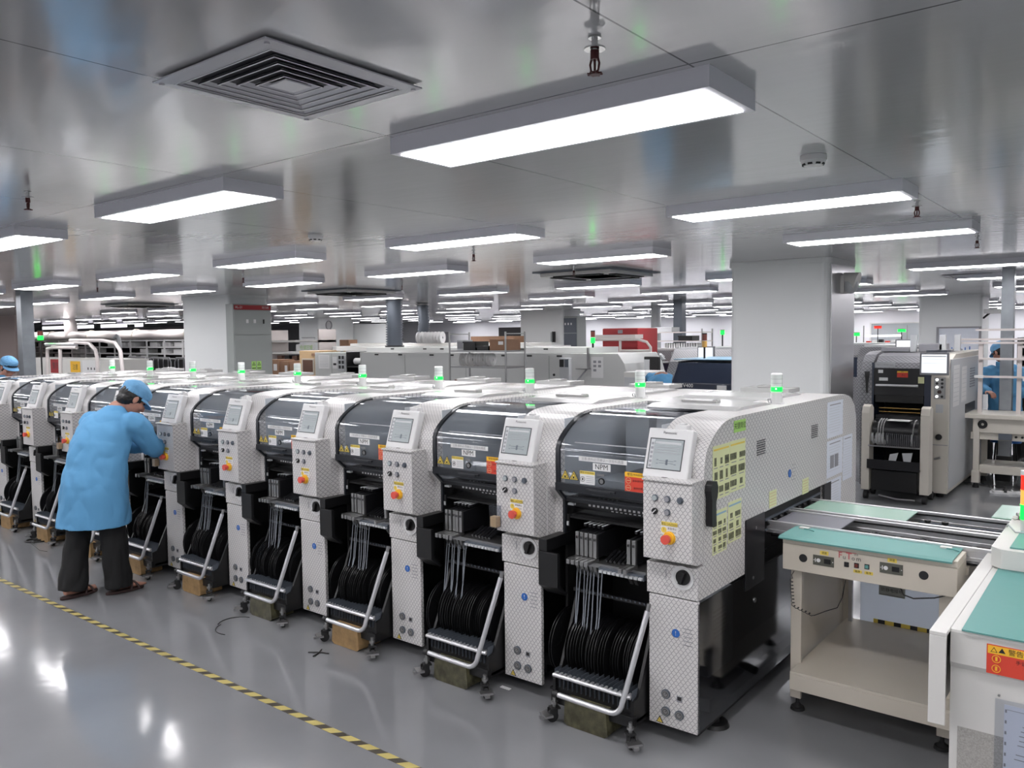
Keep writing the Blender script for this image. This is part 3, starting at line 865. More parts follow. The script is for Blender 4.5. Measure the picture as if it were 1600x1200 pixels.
    for yy_, zz_ in ((.63, .86), (.60, .62)): obj('screw', MB().cyl((.004, yy_, zz_), (.007, yy_, zz_), .008), 'steel', t)
    m = MB(); m.box(-.020, .0, .775, 1.60, .70, .72, 0)
    for j in range(9): m.cyl((-.01, .80 + j * .09, .845), (-.01, .83 + j * .09, .845), .012, m=0)
    m.box(-.03, -.015, .75, 1.66, .66, .915, 0); m.box(-.02, -.005, .78, 1.64, .862, .872, 1); m.box(-.02, -.005, .78, 1.64, .812, .818, 1)
    obj('transfer_belt', m, ['black_matte', 'duct_dark'], t)
    return t

ORD = ['nearest white placement machine, at the right end of the row, with signs on its side',
       'second placement machine from the right end, clear box hung on its red button',
       'third placement machine from the right end of the white row',
       'fourth placement machine from the right end of the white row',
       'fifth placement machine from the right end, just right of the middle left of the row',
       'sixth placement machine from the right end, which the worker in blue is reaching into',
       'seventh placement machine from the right end, mostly behind the worker in blue',
       'eighth placement machine from the right end, just left of the worker in blue',
       'ninth placement machine from the right end, near the left edge of the photo',
       'tenth placement machine from the right end, cut off by the left edge']
ORD[4] = 'fifth placement machine from the right end, right neighbour of the one being reached into'
m0 = placement_machine(ORD[0])
machines = [m0]
for k in range(1, 10):
    machines.append(dup(m0, (-PITCHX * k, 0, 0), 0, ORD[k]))
for mm in machines: mm['group'] = 'placement machines in the white row'

# ---- extras only on the nearest machine: papers, handle, vents, smoked side cover
def side_extra(name, pl, mats, y, z, label=None):
    return pl.put(name, mats, SIDE(.0005, y, z), m0, label)
p = Plate(.135, .055, 0); p.text('关键岗位', 0, 0, .034, 1, bold=True)
side_extra('green_sticker', p, ['sticker_green', 'ink'], .437, 1.378, 'green sticker with dark characters')
random.seed(4)
def photo_sheet(w, h, rws, cls, y, z, mhead=3, name='instruction_sheet'):
    p = Plate(w, h, 0); p.rect(0, h / 2 - .018, w * .9, .008, mhead)
    cw = w / cls; rh = (h - .05) / rws
    for a in range(rws):
        for c in range(cls):
            p.rect(-w / 2 + cw * (c + .5) + random.uniform(-.1, .1) * cw, h / 2 - .045 - rh * (a + .42), cw * random.choice((.35, .55, .75, .8)), rh * random.uniform(.42, .66), 1)
            p.rect(-w / 2 + cw * (c + .5), h / 2 - .045 - rh * (a + .86), cw * .6, .004, 2)
    side_extra(name, p, ['sheet_yellow', 'photo_dark', 'print_grey', 'print_grey' if mhead == 3 else 'sheet_blue'][:3] + (['label_yellow'] if mhead == 3 else ['sheet_blue']), y, z)
photo_sheet(.180, .240, 3, 3, .233, 1.193)
photo_sheet(.178, .236, 3, 2, .413, 1.197)
photo_sheet(.150, .195, 4, 3, .218, .925, 4)
photo_sheet(.150, .190, 3, 2, .383, .942, 4)
def text_sheet(w, h, y, z, img=False):
    p = Plate(w, h, 0)
    p.rect(0, h / 2 - .02, w * .7, .006, 1)
    n = int(h / .016) - 3
    for i in range(n): p.rect(-w * .04 + random.uniform(-.008, .008), h / 2 - .04 - i * .016, w * random.uniform(.6, .8), .002, 2)
    if img: p.rect(.03, -.02, w * .22, h * .35, 1, 3); p.rect(-.055, -.02, w * .22, h * .35, 1, 3)
    side_extra('paper_sheet', p, ['sheet_white', 'print_grey', 'pale_grey'], y, z)
text_sheet(.30, .215, 1.87, 1.285); text_sheet(.30, .22, 1.87, 1.05, True); text_sheet(.28, .20, 1.86, .82)
text_sheet(.19, .28, 2.13, 1.02)
m = MB()
for (y0, zz) in ((.645, 1.283), (1.44, 1.283)):
    for k in range(7): m.box(.0, .0035, y0, y0 + .105, zz - k * .0112 - .004, zz - k * .0112)
obj('vent_louvre', m, 'print_dark', m0)
m = MB(); m.prism([(.066, 1.155), (.085, 1.172), (.12, 1.168), (.135, 1.14), (.128, 1.10), (.113, 1.075), (.118, .985), (.108, .972), (.08, .972), (.073, .985), (.073, 1.09), (.062, 1.13)], 'x', .002, .032)
obj('crank_handle', m, 'black', m0, .006, label='black hand crank clipped to the side')
p = Plate(.001, .001, 0); p.disc(0, 0, .022, 1); p.text('!', 0, 0, .03, 2); [p.rect(.06, .04 - i * .02, .05, .002, 3) for i in range(5)]
side_extra('blue_sign', p, ['hex_film', 'signal_blue', 'label_white', 'print_grey'], 1.10, 1.06)
for yy, zz in ((.86, .965), (1.35, .955)):
    p = Plate(.10, .085, 0); [p.rect(0, .03 - i * .015, .08, .003, 1) for i in range(5)]
    side_extra('faded_label', p, ['sheet_yellow', 'tan_plastic'], yy, zz)
m = MB(); m.box(-.004, .0, .005, 1.17, .072, .645, 0)
obj('smoked_side_cover', m, 'smoke_sheet', m0, label='smoked transparent side cover')
obj('cover_edge', MB().box(-.006, .004, 1.16, 1.18, .072, .58, 0), 'duct_dark', m0)
obj('cover_screw', MB().ring((.002, .63, .50), (1, 0, 0), .012, .007, .004, 20), 'steel', m0)
m = MB(); m.box(-.23, -.03, .17, .44, .26, .62, 0); m.box(-.20, -.028, .19, .29, .35, .50, 1)
for k in range(7): m.box(-.03, -.027, .22, .36, .54 - k * .02, .548 - k * .02, 2)
obj('added_dark_plate', MB().box(-.80, -.004, .02, 1.17, .058, .068), 'black_matte', m0)  # black plate added to block the bright floor seen through the smoked cover
obj('inner_cabinet', m, ['interior_pale', 'interior_mid', 'duct_dark'], m0)

# clear boxes hung beside the emergency buttons
def tag_box(k, label):
    t = thing('cotton_swab_box', label, 'box', (-PITCHX * k, 0, 0))
    x0, x1, z0, z1 = -.252, -.205, .850, .940
    m = MB(); m.box(x0, x1, -.092, -.052, z0, z0 + .003); m.box(x0, x0 + .002, -.092, -.052, z0, z1 + .02); m.box(x1 - .002, x1, -.092, -.052, z0, z1 + .02); m.box(x0, x1, -.092, -.090, z0, z1 + .02); m.box(x0, x1, -.054, -.052, z0, z1 + .02)
    obj('clear_case', m, 'clear_film', t)
    m = MB(); m.box(x0 + .004, x1 - .004, -.088, -.056, z0 + .004, z0 + .055); obj('contents', m, 'tan_plastic', t)
tag_box(1, 'clear box of tan swabs on the second machine from the right')
tag_box(5, 'small clear box beside the red button of the machine the worker reaches into')
tag_box(7, 'small clear box on the control box just left of the worker')

# ================================================================ feeder carts, feeders, reels
def caster(parent, x, y, steer=.3):
    m = MB(); R_ = Matrix.Rotation(steer, 3, 'Z'); P_ = (x, y, 0)
    def bx(*a, mm=0): m.box(*a, mm, rot=R_, piv=P_)
    m.cyl(R_ @ Vector((-.010, -.012, 0)) + Vector((x, y, .027)), R_ @ Vector((.010, -.012, 0)) + Vector((x, y, .027)), .027, n=20, m=0)
    bx(x - .016, x - .012, y - .030, y + .010, .018, .066); bx(x + .012, x + .016, y - .030, y + .010, .018, .066); bx(x - .02, x + .02, y - .022, y + .022, .062, .070)
    m.cyl((x, y, .070), (x, y, .115), .009, n=12, m=1); m.cyl((x, y, .085), (x, y, .096), .017, n=6, m=1)
    bx(x - .034, x + .034, y - .062, y - .022, .034, .044, mm=1); bx(x - .012, x + .012, y - .075, y - .04, .024, .036, mm=1)
    return obj('caster', m, ['rubber', 'steel'], parent)

def feeder_cart(label):
    t = thing('feeder_cart', label, 'feeder cart')
    f = MB()
    for x0, x1 in ((-.685, -.670), (-.262, -.247)):
        f.prism([(-.115, .075), (.42, .075), (.42, .60), (.10, .60), (.03, .42), (-.075, .20), (-.115, .19)], 'x', x0, x1)
    f.box(-.685, -.247, -.10, .42, .085, .105)
    f.box(-.67, -.262, .40, .42, .105, .60)
    f.box(-.69, -.245, -.125, -.095, .075, .125)
    obj('cart_frame', f, 'black', t, .003)
    h = MB()
    pts = [(-.62, -.172, .146), (-.50, -.176, .146), (-.33, -.178, .146)]
    for k in range(1, 7):
        a = k * PI / 12; pts.append((-.33 + .055 * math.sin(a), -.178 + .010 * (1 - math.cos(a)), .146 + .055 * (1 - math.cos(a))))
    pts += [(-.262, -.150, .27), (-.235, -.095, .45), (-.214, -.052, .59)]
    h.tube(pts, .0125, 12, 0); h.cyl((-.214, -.052, .585), (-.210, -.045, .622), .0095, n=12, m=1); h.cyl((-.64, -.172, .146), (-.615, -.172, .146), .018, n=12, m=2)
    obj('handle_bar', h, ['alu_bright', 'steel', 'black'], t)
    c = MB(); c.cyl((-.68, -.118, .208), (-.262, -.118, .208), .0095, n=10, m=0)
    for k in range(17): c.box(-.672 + k * .0248, -.657 + k * .0248, -.121, -.100, .208, .222, 0)
    obj('comb_rail', c, ['alu_bright'], t)
    c = MB()
    for k in range(18): c.box(-.676 + k * .0245, -.6745 + k * .0245, -.112, -.02, .15, .236, 0)
    c.box(-.68, -.262, -.10, -.095, .11, .20, 1)
    obj('reel_dividers', c, ['duct_dark', 'black'], t)
    c = MB(); c.box(-.70, -.262, .085, .10, .555, .572, 0)
    for k in range(17): c.cyl((-.67 + k * .0245, .085, .568), (-.67 + k * .0245, .078, .568), .005, n=8, m=1)
    obj('guide_bar', c, ['black_satin', 'duct_dark'], t)
    for x, y, s_ in ((-.655, -.145, -.5), (-.245, -.150, .9), (-.655, .36, 0), (-.255, .36, 0)): caster(t, x, y, s_)
    b = MB(); b.prism([(-.600, .014), (-.592, .128), (-.372, .128), (-.362, .014), (-.38, .002), (-.58, .002)], 'y', -.150, .02)
    return t, b

def tape_feeder(label, group):
    t = thing('tape_feeder', label, 'tape feeder', group=group)
    m = MB(); m.prism([(.045, .755), (.045, .865), (.46, .885), (.46, .80), (.20, .755)], 'x', -.0085, .0085, 0)
    m.box(-.006, .006, .10, .40, .880, .892, 0)
    obj('feeder_body', m, 'black_satin', t)
    m = MB(); m.box(-.0095, .0095, .030, .046, .755, .868, 0); m.box(-.006, .006, .026, .031, .835, .850, 1)
    m.box(-.010, .010, -.045, .05, .738, .752, 0); m.box(-.009, .009, -.050, -.042, .730, .752, 0)
    obj('front_plate', m, ['steel', 'ink'], t, .0015)
    m = MB(); m.prism([(.02, .738), (.06, .738), (.085, .665), (.06, .655), (.035, .69)], 'x', -.0085, .0085); obj('tail_guide', m, 'steel', t)
    m = MB()
    m.box(-.005, .005, .10, .40, .892, .8945)
    obj('top_cover', m, 'pale_grey', t)
    return t

def hanging_tape(x, z1, y1, label, group, seed):
    random.seed(seed)
    m = MB(); y0 = .045; xo = random.uniform(-.012, .012)
    P_ = [(x, y0, .70), (x + xo * .3, y0 - .012, .60), (x + xo * .7, y1 - .02, .48), (x + xo, y1 - .035, z1)]
    vs = []
    for px, py, pz in P_: vs += [(px - .0032, py, pz), (px + .0032, py, pz), (px + .0032, py + .0008, pz), (px - .0032, py + .0008, pz)]
    fs = []
    for i in range(3):
        for q in range(4): fs.append((4 * i + q, 4 * i + (q + 1) % 4, 4 * i + 4 + (q + 1) % 4, 4 * i + 4 + q))
    fs += [(0, 3, 2, 1), (12, 13, 14, 15)]
    m.add(vs, fs, 0)
    return tag(obj('carrier_tape', m, 'tape_grey'), label, 'carrier tape', group)

def reel(label, group, r=.165):
    t = thing('component_reel', label, 'reel', group=group)
    for s_, w in ((-1, .0016), (1, .0016)):
        m = MB(); x = s_ * .0068
        m.ring((x, 0, 0), (1, 0, 0), r, r * .80, w, 40)
        m.ring((x, 0, 0), (1, 0, 0), r * .48, r * .10, w, 28)
        for k in range(5):
            a = 2 * PI * k / 5; R_ = Matrix.Rotation(a, 3, 'X')
            m.box(x - w / 2, x + w / 2, -r * .13, r * .13, r * .46, r * .82, rot=R_, piv=(x, 0, 0))
        m.ring((x + s_ * w * .3, 0, 0), (1, 0, 0), r, r * .985, w * 1.4, 40, 1)
        obj('flange', m, ['reel_black', 'black_satin'], t)
    m = MB(); m.ring((0, 0, 0), (1, 0, 0), r * .30, r * .09, .013, 24); obj('hub', m, 'reel_black', t)
    m = MB(); m.ring((0, 0, 0), (1, 0, 0), r * .84, r * .30, .0105, 40); obj('wound_tape', m, 'duct_dark' if False else 'reel_black', t)
    return t

CARTL = ['feeder cart under the nearest machine, its bar handle fully in view', 'feeder cart under the second machine from the right', 'feeder cart under the third machine from the right',
         'feeder cart under the fourth machine from the right', 'feeder cart under the fifth machine from the right', 'feeder cart right beside the worker in blue',
         'feeder cart seen between the legs of the worker in blue', 'feeder cart just left of the worker in blue', 'feeder cart near the left edge of the photo', 'feeder cart cut by the left edge of the photo']
WHO = ['the nearest machine', 'the second machine from the right', 'the third machine from the right', 'the fourth machine from the right', 'the fifth machine from the right',
       'the machine the worker reaches into', 'the machine behind the worker', 'the machine just left of the worker', 'the ninth machine, near the left edge', 'the tenth machine, at the left edge']
cart0, blockmb = feeder_cart(CARTL[0]); cart0['group'] = 'feeder carts under the row'
feed0 = tape_feeder('x', 'x'); reel0 = reel('x', 'x')
usedf = usedr = False
blk_first = None
for k in range(10):
    ox = -PITCHX * k
    c = cart0 if k == 0 else dup(cart0, (ox, 0, 0), 0, CARTL[k])
    # block wedged below the cart
    wood = k not in (0, 1, 3)
    b = obj('wooden_block' if wood else 'wrapped_block', blockmb, 'wood_block' if wood else 'film_block', None, .004)
    b.location = (ox, 0, 0)
    tag(b, ('wooden' if wood else 'dark film-wrapped') + ' block below the cart of ' + WHO[k], 'block', 'blocks under the feeder carts')
    random.seed(10 + k)
    n1 = (5, 5, 5, 4, 4, 3, 4, 4, 4, 3)[k]; st = (-.640, -.66, -.60, -.60, -.60, -.60, -.62, -.62, -.60, -.6)[k]
    xs = [st + .0255 * j for j in range(n1)] + ([-.360, -.333] if k in (0,) else ([-.31] if k in (2, 4) else []))
    for j, x in enumerate(xs):
        lab = 'slim metal-fronted tape feeder plugged into ' + WHO[k]; g = 'tape feeders in ' + WHO[k]
        if not usedf: usedf = True; o = feed0; o.location = (ox + x, 0, 0); o['label'] = lab; o['group'] = g
        else: dup(feed0, (ox + x, random.uniform(-.006, .006), 0), 0, lab, g)
    if k < 9:
        for j in range(n1 + 3 if k < 5 else 3):
            x = st - .01 + .020 * j + random.uniform(-.004, .004)
            hanging_tape(ox + x, random.uniform(.36, .44), .04, 'grey carrier tape hanging down to the reels of ' + WHO[k], 'carrier tapes hanging in ' + WHO[k], 50 * k + j)
    n = 10 if k < 6 else 6
    rx = [-.742] + [-.650 + .0245 * j for j in range(n - 1)] + ([-.40, -.375, -.33, -.305] if k < 5 else [])
    for j, x in enumerate(rx):
        lab = 'black component reel standing in the feeder cart of ' + WHO[k]; g = 'component reels of ' + WHO[k]
        loc = (ox + x, .115 + random.uniform(-.012, .012) + (.03 if x > -.41 else 0), .295 + random.uniform(-.008, .008))
        if not usedr: usedr = True; o = reel0; o.location = loc; o['label'] = lab; o['group'] = g
        else: o = dup(reel0, loc, random.uniform(-.05, .05) if x <= -.41 else -.14, lab, g)
        o.rotation_euler.x = random.uniform(0, 6)
for k in range(10):
    # grey feeder bank tray, fixed to the cart top
    pass
m = MB()
m.box(-.69, -.262, .02, .16, .715, .736, 0); m.box(-.50, -.262, .0, .02, .700, .726, 1)
for j in range(10): m.box(-.49 + j * .023, -.474 + j * .023, -.014, .0, .705, .716, 2)
for j in range(6): m.cyl((-.49 + j * .023, .05, .745), (-.49 + j * .023, .14, .775), .008, n=8, m=3)
tray0 = obj('feeder_bank', m, ['steel', 'duct_dark', 'pale_grey', 'black_satin'], cart0)
for o in [x for x in D.objects if x.name.startswith('feeder_cart') and x.parent is None and x != cart0]:
    q = tray0.copy(); C.objects.link(q); q.parent = o

# ================================================================ people
from mathutils import noise
def ell(c, a, b, ra, rb, n=20):
    c = Vector(c); a = Vector(a).normalized(); b = Vector(b).normalized()
    return [c + a * (ra * math.cos(t)) + b * (rb * math.sin(t)) for t in (2 * PI * i / n for i in range(n))]
def limb(mb, pts, rad, sub=4, n=14, cap_round=True, flat_end=False):
    """smooth tapering limb through joints"""
    P_ = [Vector(p) for p in pts]; out = []; rs = []
    for i in range(len(P_) - 1):
        p0 = P_[max(i - 1, 0)]; p1 = P_[i]; p2 = P_[i + 1]; p3 = P_[min(i + 2, len(P_) - 1)]
        for k in range(sub):
            u = k / sub
            v = 0.5 * ((2 * p1) + (p2 - p0) * u + (2 * p0 - 5 * p1 + 4 * p2 - p3) * u * u + (3 * p1 - p0 - 3 * p2 + p3) * u ** 3)
            out.append(p1.lerp(p2, u).lerp(v, .5)); rs.append(rad[i] * (1 - u) + rad[i + 1] * u)
    out.append(P_[-1]); rs.append(rad[-1])
    mb.tube(out, rs, n)
    if cap_round:
        mb.ball(out[0], rs[0], nu=12, nv=8)
        if not flat_end: mb.ball(out[-1], rs[-1], nu=12, nv=8)
def fuse(mb, voxel, smooth=6, wr=0.0, wscale=6, seed=0, stretch=(1, 1, 1)):
    """join overlapping volumes into one continuous skin"""
    me = D.meshes.new('tmp'); me.from_pydata(mb.v, [], mb.f)
    o = D.objects.new('tmp', me); C.objects.link(o)
    r = o.modifiers.new('r', 'REMESH'); r.mode = 'VOXEL'; r.voxel_size = voxel
    if smooth:
        q = o.modifiers.new('s', 'SMOOTH'); q.iterations = smooth; q.factor = 0.5
    bpy.context.view_layer.update()
    dg = bpy.context.evaluated_depsgraph_get()
    m2 = D.meshes.new_from_object(o.evaluated_get(dg))
    D.objects.remove(o)
    if wr:
        nr = [v.normal.copy() for v in m2.vertices]
        for v, n in zip(m2.vertices, nr):
            p = Vector((v.co.x * stretch[0], v.co.y * stretch[1], v.co.z * stretch[2])) * wscale + Vector((seed * 7.3, 0, 0))
            v.co += n * (wr * (abs(noise.noise(p)) * 2 - .5) + wr * .4 * noise.noise(p * 2.7))
    for p in m2.polygons: p.use_smooth = True
    m2.update()
    return m2
def addmesh(name, me, mats, parent, label=None):
    for k in mats: me.materials.append(MATS[k])
    if not me.uv_layers: me.uv_layers.new(name='UVMap')
    o = D.objects.new(name, me); C.objects.link(o); o.parent = parent
    if label: o['label'] = label
    return o

def hand(mb, w, d, palm_n, s=1, curl=.5):
    """palm and five fingers: w wrist, d pointing direction, palm_n palm normal, s +1 right / -1 left"""
    w = Vector(w); d = Vector(d).normalized(); p = Vector(palm_n); p = (p - d * p.dot(d)).normalized(); x = d.cross(p) * s
    mb.loft([ell(w - d * .01, x, p, .028, .019, 12), ell(w + d * .02, x, p, .032, .016, 12), ell(w + d * .06, x, p, .041, .014, 12), ell(w + d * .088, x, p, .041, .012, 12)])
    for i, (off, L) in enumerate(((.030, .068), (.010, .078), (-.011, .072), (-.030, .056))):
        b = w + d * .082 + x * off; pts = [b]; a = curl * (.3 + .1 * i)
        for q in range(3):
            seg = L * (.45, .32, .23)[q]; dd = d * math.cos(a) + p * math.sin(a) + x * (off * 1.2)
            pts.append(pts[-1] + dd.normalized() * seg); a += curl * .7
        limb(mb, pts, [.0095, .0088, .0080, .0068], 2, 8)
    b = w + d * .022 + x * .030
    limb(mb, [b, b + (d * .6 + x * .8).normalized() * .034, b + (d * .6 + x * .8).normalized() * .034 + (d * .9 + x * .3 + p * .3).normalized() * .032], [.013, .0105, .0085], 2, 8)

def person(name, label, base, J, cap='cap_blue', voxel=.0085, hands=(True, True), hem=.50, coat_rings=None, seated=False):
    base = Vector(base)
    t = thing(name, label, 'person', base)
    L = {k: (Vector(v) - base if k not in ('F', 'HF', 'HU', 'R') else v) for k, v in J.items() if k not in ('rings', 'curl', 'seed', 'fringe')}
    hf = Vector(L['HF']).normalized(); hu = Vector(L['HU']); hu = (hu - hf * hu.dot(hf)).normalized(); hr = hf.cross(hu)
    hc = L['head']
    def hp(a, b, c): return hc + hr * a + hf * b + hu * c
    rotm = Matrix((hr, hf, hu)).transposed()
    R = Vector(L['R']).normalized(); Fd = Vector(L['F']).normalized()
    # ---- body (skin): one continuous surface
    b = MB()
    b.ball(hp(0, -.012, .025), (.076, .094, .092), rot=rotm); b.ball(hp(0, .022, -.030), (.062, .070, .088), rot=rotm); b.ball(hp(0, .055, -.085), (.030, .030, .025), rot=rotm)
    b.ball(hp(0, .094, -.022), (.014, .020, .024), rot=rotm); b.ball(hp(0, .104, -.034), (.017, .014, .011), rot=rotm)
    for sx in (-1, 1):
        b.ball(hp(sx * .077, -.005, -.015), (.011, .019, .030), rot=rotm); b.ball(hp(sx * .033, .080, .022), (.024, .013, .009), rot=rotm); b.ball(hp(sx * .040, .062, -.030), (.024, .024, .026), rot=rotm)
    b.ball(hp(0, .088, -.062), (.026, .012, .007), rot=rotm); b.ball(hp(0, .086, -.072), (.022, .012, .007), rot=rotm)
    limb(b, [L['neck'], hp(0, -.025, -.05)], [.050, .046])
    limb(b, [L['neck'], L['chest'], L['hip']], [.075, .135, .13])
    for s_, S, E_, Wr in ((1, 'shR', 'elR', 'wrR'), (-1, 'shL', 'elL', 'wrL')):
        limb(b, [L[S], L[E_], L[Wr]], [.05, .038, .027]); b.tube([L['chest'], L[S]], [.09, .05])
        d = (L[Wr] - L[E_]).normalized()
        hand(b, L[Wr] + d * .01, d + Vector((0, 0, -.25)), Vector((0, 0, -1)), s_, J.get('curl', .6))
    for S in ('R', 'L'):
        limb(b, [L['hp' + S], L['kn' + S], L['an' + S]], [.085, .055, .038])
        tdir = (L['to' + S] - L['an' + S]); tdir.z = 0; tdir.normalize()
        side = Vector((-tdir.y, tdir.x, 0)); a = Vector((L['an' + S].x, L['an' + S].y, 0 - base.z)); z = .022
        b.loft([ell(a - tdir * .055 + Vector((0, 0, z + .035)), side, (0, 0, 1), .028, .030, 12), ell(a + Vector((0, 0, z + .04)), side, (0, 0, 1), .036, .040, 12), ell(a + tdir * .09 + Vector((0, 0, z + .022)), side, (0, 0, 1), .044, .024, 12), ell(a + tdir * .145 + Vector((0, 0, z + .014)), side, (0, 0, 1), .043, .014, 12)])
        for q in range(5):
            tp = a + tdir * (.140) + side * (.034 - .017 * q) * (1 if S == 'L' else -1) + Vector((0, 0, z + .012))
            limb(b, [tp, tp + tdir * (.042 - .006 * q)], [.0115 - .001 * q, .009 - .0006 * q], 2, 8)
    addmesh('body', fuse(b, .0055, 3), ['skin'], t)
    # ---- eyes and brows
    for sx in (-1, 1):
        obj('eye', MB().ball(hp(sx * .031, .076, .004), (.012, .009, .006), rot=rotm, nu=12, nv=8), 'ink', t)
        obj('eyebrow', MB().ball(hp(sx * .033, .088, .026), (.019, .006, .004), rot=rotm, nu=12, nv=6), 'hair', t)
    # ---- hair below the cap
    h = MB(); h.ball(hp(0, -.022, .018), (.083, .098, .090), rot=rotm); h.ball(hp(0, -.050, -.035), (.068, .058, .050), rot=rotm)
    if J.get('fringe'): h.ball(hp(0, .060, .048), (.066, .040, .028), rot=rotm); h.ball(hp(.055, .03, .02), (.026, .04, .03), rot=rotm); h.ball(hp(-.055, .03, .02), (.026, .04, .03), rot=rotm)
    addmesh('hair', fuse(h, .006, 3, .003, 60, 3), ['hair'], t)
    # ---- cap: gathered cloth dome with a band and a peak
    c = MB(); n = 28; rings = []
    for i in range(9):
        u = i / 8; ang = u * PI / 2
        puff = 1 + .10 * math.sin(min(1, u * 1.6) * PI)
        rings.append([hp(.090 * puff * math.cos(ang) * math.cos(q) * (1 + .02 * math.sin(9 * q) * (1 - u)), -.010 + .108 * puff * math.cos(ang) * math.sin(q) * (1 + .02 * math.sin(7 * q) * (1 - u)), .045 + .095 * math.sin(ang) + .008 * math.sin(q) * 0) for q in (2 * PI * k / n for k in range(n))])
    low = [hp(.086 * math.cos(q), -.012 + .104 * math.sin(q), .018 - .014 * math.sin(q) * -1) for q in (2 * PI * k / n for k in range(n))]
    c.loft([low] + rings)
    cc = fuse(c, .005, 3, .0025, 30, 5)
    cp = addmesh('cap', cc, [cap], t)
    pk = MB(); na = 13; vs = []
    for k in range(na):
        q = PI * (.12 + .76 * k / (na - 1)); e = math.sin(PI * k / (na - 1)) ** .6
        for (r_, zz) in ((0, 0), (.058 * e, -.026), (.058 * e, -.030), (0, -.005)):
            vs.append(hp((.088 + r_ * .55) * math.cos(q), -.012 + .102 * math.sin(q) + r_, .034 + zz))
    fs = []
    for k in range(na - 1):
        for a_ in range(4): fs.append((4 * k + a_, 4 * k + (a_ + 1) % 4, 4 * k + 4 + (a_ + 1) % 4, 4 * k + 4 + a_))
    pk.add(vs, fs, 0, True); obj('cap_peak', pk, cap, cp)
    # ---- coat
    k_ = MB(); rings = []
    for (c_, la, fo, ra, rb) in J['rings']:
        rings.append(ell(Vector(c_) - base, la, fo, ra, rb, 28))
    k_.loft(rings)
    for S, E_, Wr in (('shR', 'elR', 'wrR'), ('shL', 'elL', 'wrL')):
        e2 = L[E_] + (L[Wr] - L[E_]) * .5
        limb(k_, [L['chest'].lerp(L[S], .75), L[S], L[E_], e2, L[Wr]], [.09, .088, .074, .064, .048])
    ct = addmesh('coat', fuse(k_, voxel, 8, .008, 9.0, J.get('seed', 1), (1, 1, .7)), ['coat_blue'], t, 'light blue cloth smock')
    m = MB(); cl = [ell(L['neck'] + Vector((0, 0, dz)) + Fd * fo_, R, Fd, r_, r_ * .95, 20) for dz, r_, fo_ in ((-.03, .092, 0), (.035, .080, .014), (.042, .073, .016), (-.01, .078, .006))]
    m.loft(cl, cap=False); obj('collar', m, 'coat_blue', ct)
    # ---- trousers and slippers
    tr = MB()
    for S in ('R', 'L'):
        k2 = L['kn' + S]; a2 = L['an' + S]; h2 = L['hp' + S].lerp(L['hip'], .25)
        limb(tr, [h2 + Vector((0, 0, -.08)), h2.lerp(k2, .6), k2, (k2 + a2) / 2, a2 + Vector((0, 0, -.045))], [.085, .088, .086, .090, .094], flat_end=True)
    limb(tr, [L['hip'] + Vector((0, 0, -.08)), L['hip'] + Vector((0, 0, -.14))], [.11, .11])
    addmesh('trousers', fuse(tr, .010, 6, .014, 8, 2, (1, 1, .5)), ['trouser_black'], t)
    for S in ('R', 'L'):
        tdir = (L['to' + S] - L['an' + S]); tdir.z = 0; tdir.normalize(); side = Vector((-tdir.y, tdir.x, 0)); a = Vector((L['an' + S].x, L['an' + S].y, -base.z))
        sl = MB(); out = []
        for q in range(24):
            w = 2 * PI * q / 24; l_ = .048 + .135 * math.cos(w); ww = .050 * math.sin(w) * (1.08 if math.cos(w) > 0 else .82)
            out.append((a + tdir * l_ + side * ww))
        sl.add([p + Vector((0, 0, .002)) for p in out] + [p + Vector((0, 0, .020)) for p in out], [list(range(24))[::-1], list(range(24, 48))] + [(i, (i + 1) % 24, 24 + (i + 1) % 24, 24 + i) for i in range(24)])
        so = obj('slipper', sl, 'slipper_brown', t, .004)
        for (o1, o2) in ((.06, .13), (.13, .07)):
            bt = MB(); arc = [a + tdir * (o1 + (o2 - o1) * q / 8) + side * (.052 * math.cos(PI * q / 8)) + Vector((0, 0, .018 + .050 * math.sin(PI * q / 8))) for q in range(9)]
            bt.tube(arc, .008, 8); obj('strap', bt, 'slipper_brown', so)
    return t

R0 = (.93, .37, 0); F0 = (-.37, .93, 0)
def UPF(l): return (F0[0], F0[1], l)
person('person', 'person in a light blue coat and cap bending over a placement machine, seen from behind', (-4.41, -.50, 0), dict(
    R=R0, F=F0, head=(-4.36, -.245, 1.375), HF=(.12, .78, -.66), HU=(0, .6, .8), neck=(-4.415, -.335, 1.295), chest=(-4.42, -.42, 1.13), hip=(-4.40, -.53, .84),
    shR=(-4.25, -.295, 1.205), elR=(-4.30, -.150, 1.015), wrR=(-4.45, .020, .985), shL=(-4.62, -.435, 1.205), elL=(-4.72, -.24, 1.01), wrL=(-4.60, .0, .98),
    hpR=(-4.30, -.50, .82), knR=(-4.27, -.47, .46), anR=(-4.27, -.455, .09), toR=(-4.265, -.275, .03), hpL=(-4.49, -.58, .82), knL=(-4.47, -.62, .46), anL=(-4.43, -.70, .09), toL=(-4.45, -.52, .03), curl=.6, seed=1,
    rings=[((-4.385, -.555, .50), R0, F0, .27, .215), ((-4.385, -.552, .52), R0, F0, .268, .212), ((-4.385, -.545, .64), R0, F0, .252, .200), ((-4.39, -.535, .80), R0, F0, .235, .195), ((-4.40, -.505, .95), R0, UPF(.1), .225, .175),
           ((-4.415, -.475, 1.06), R0, UPF(-.2), .225, .158), ((-4.425, -.435, 1.15), R0, UPF(-.35), .215, .135), ((-4.425, -.395, 1.23), R0, UPF(-.45), .185, .108), ((-4.42, -.36, 1.28), R0, UPF(-.5), .115, .085), ((-4.415, -.335, 1.315), R0, UPF(-.5), .07, .066)]))

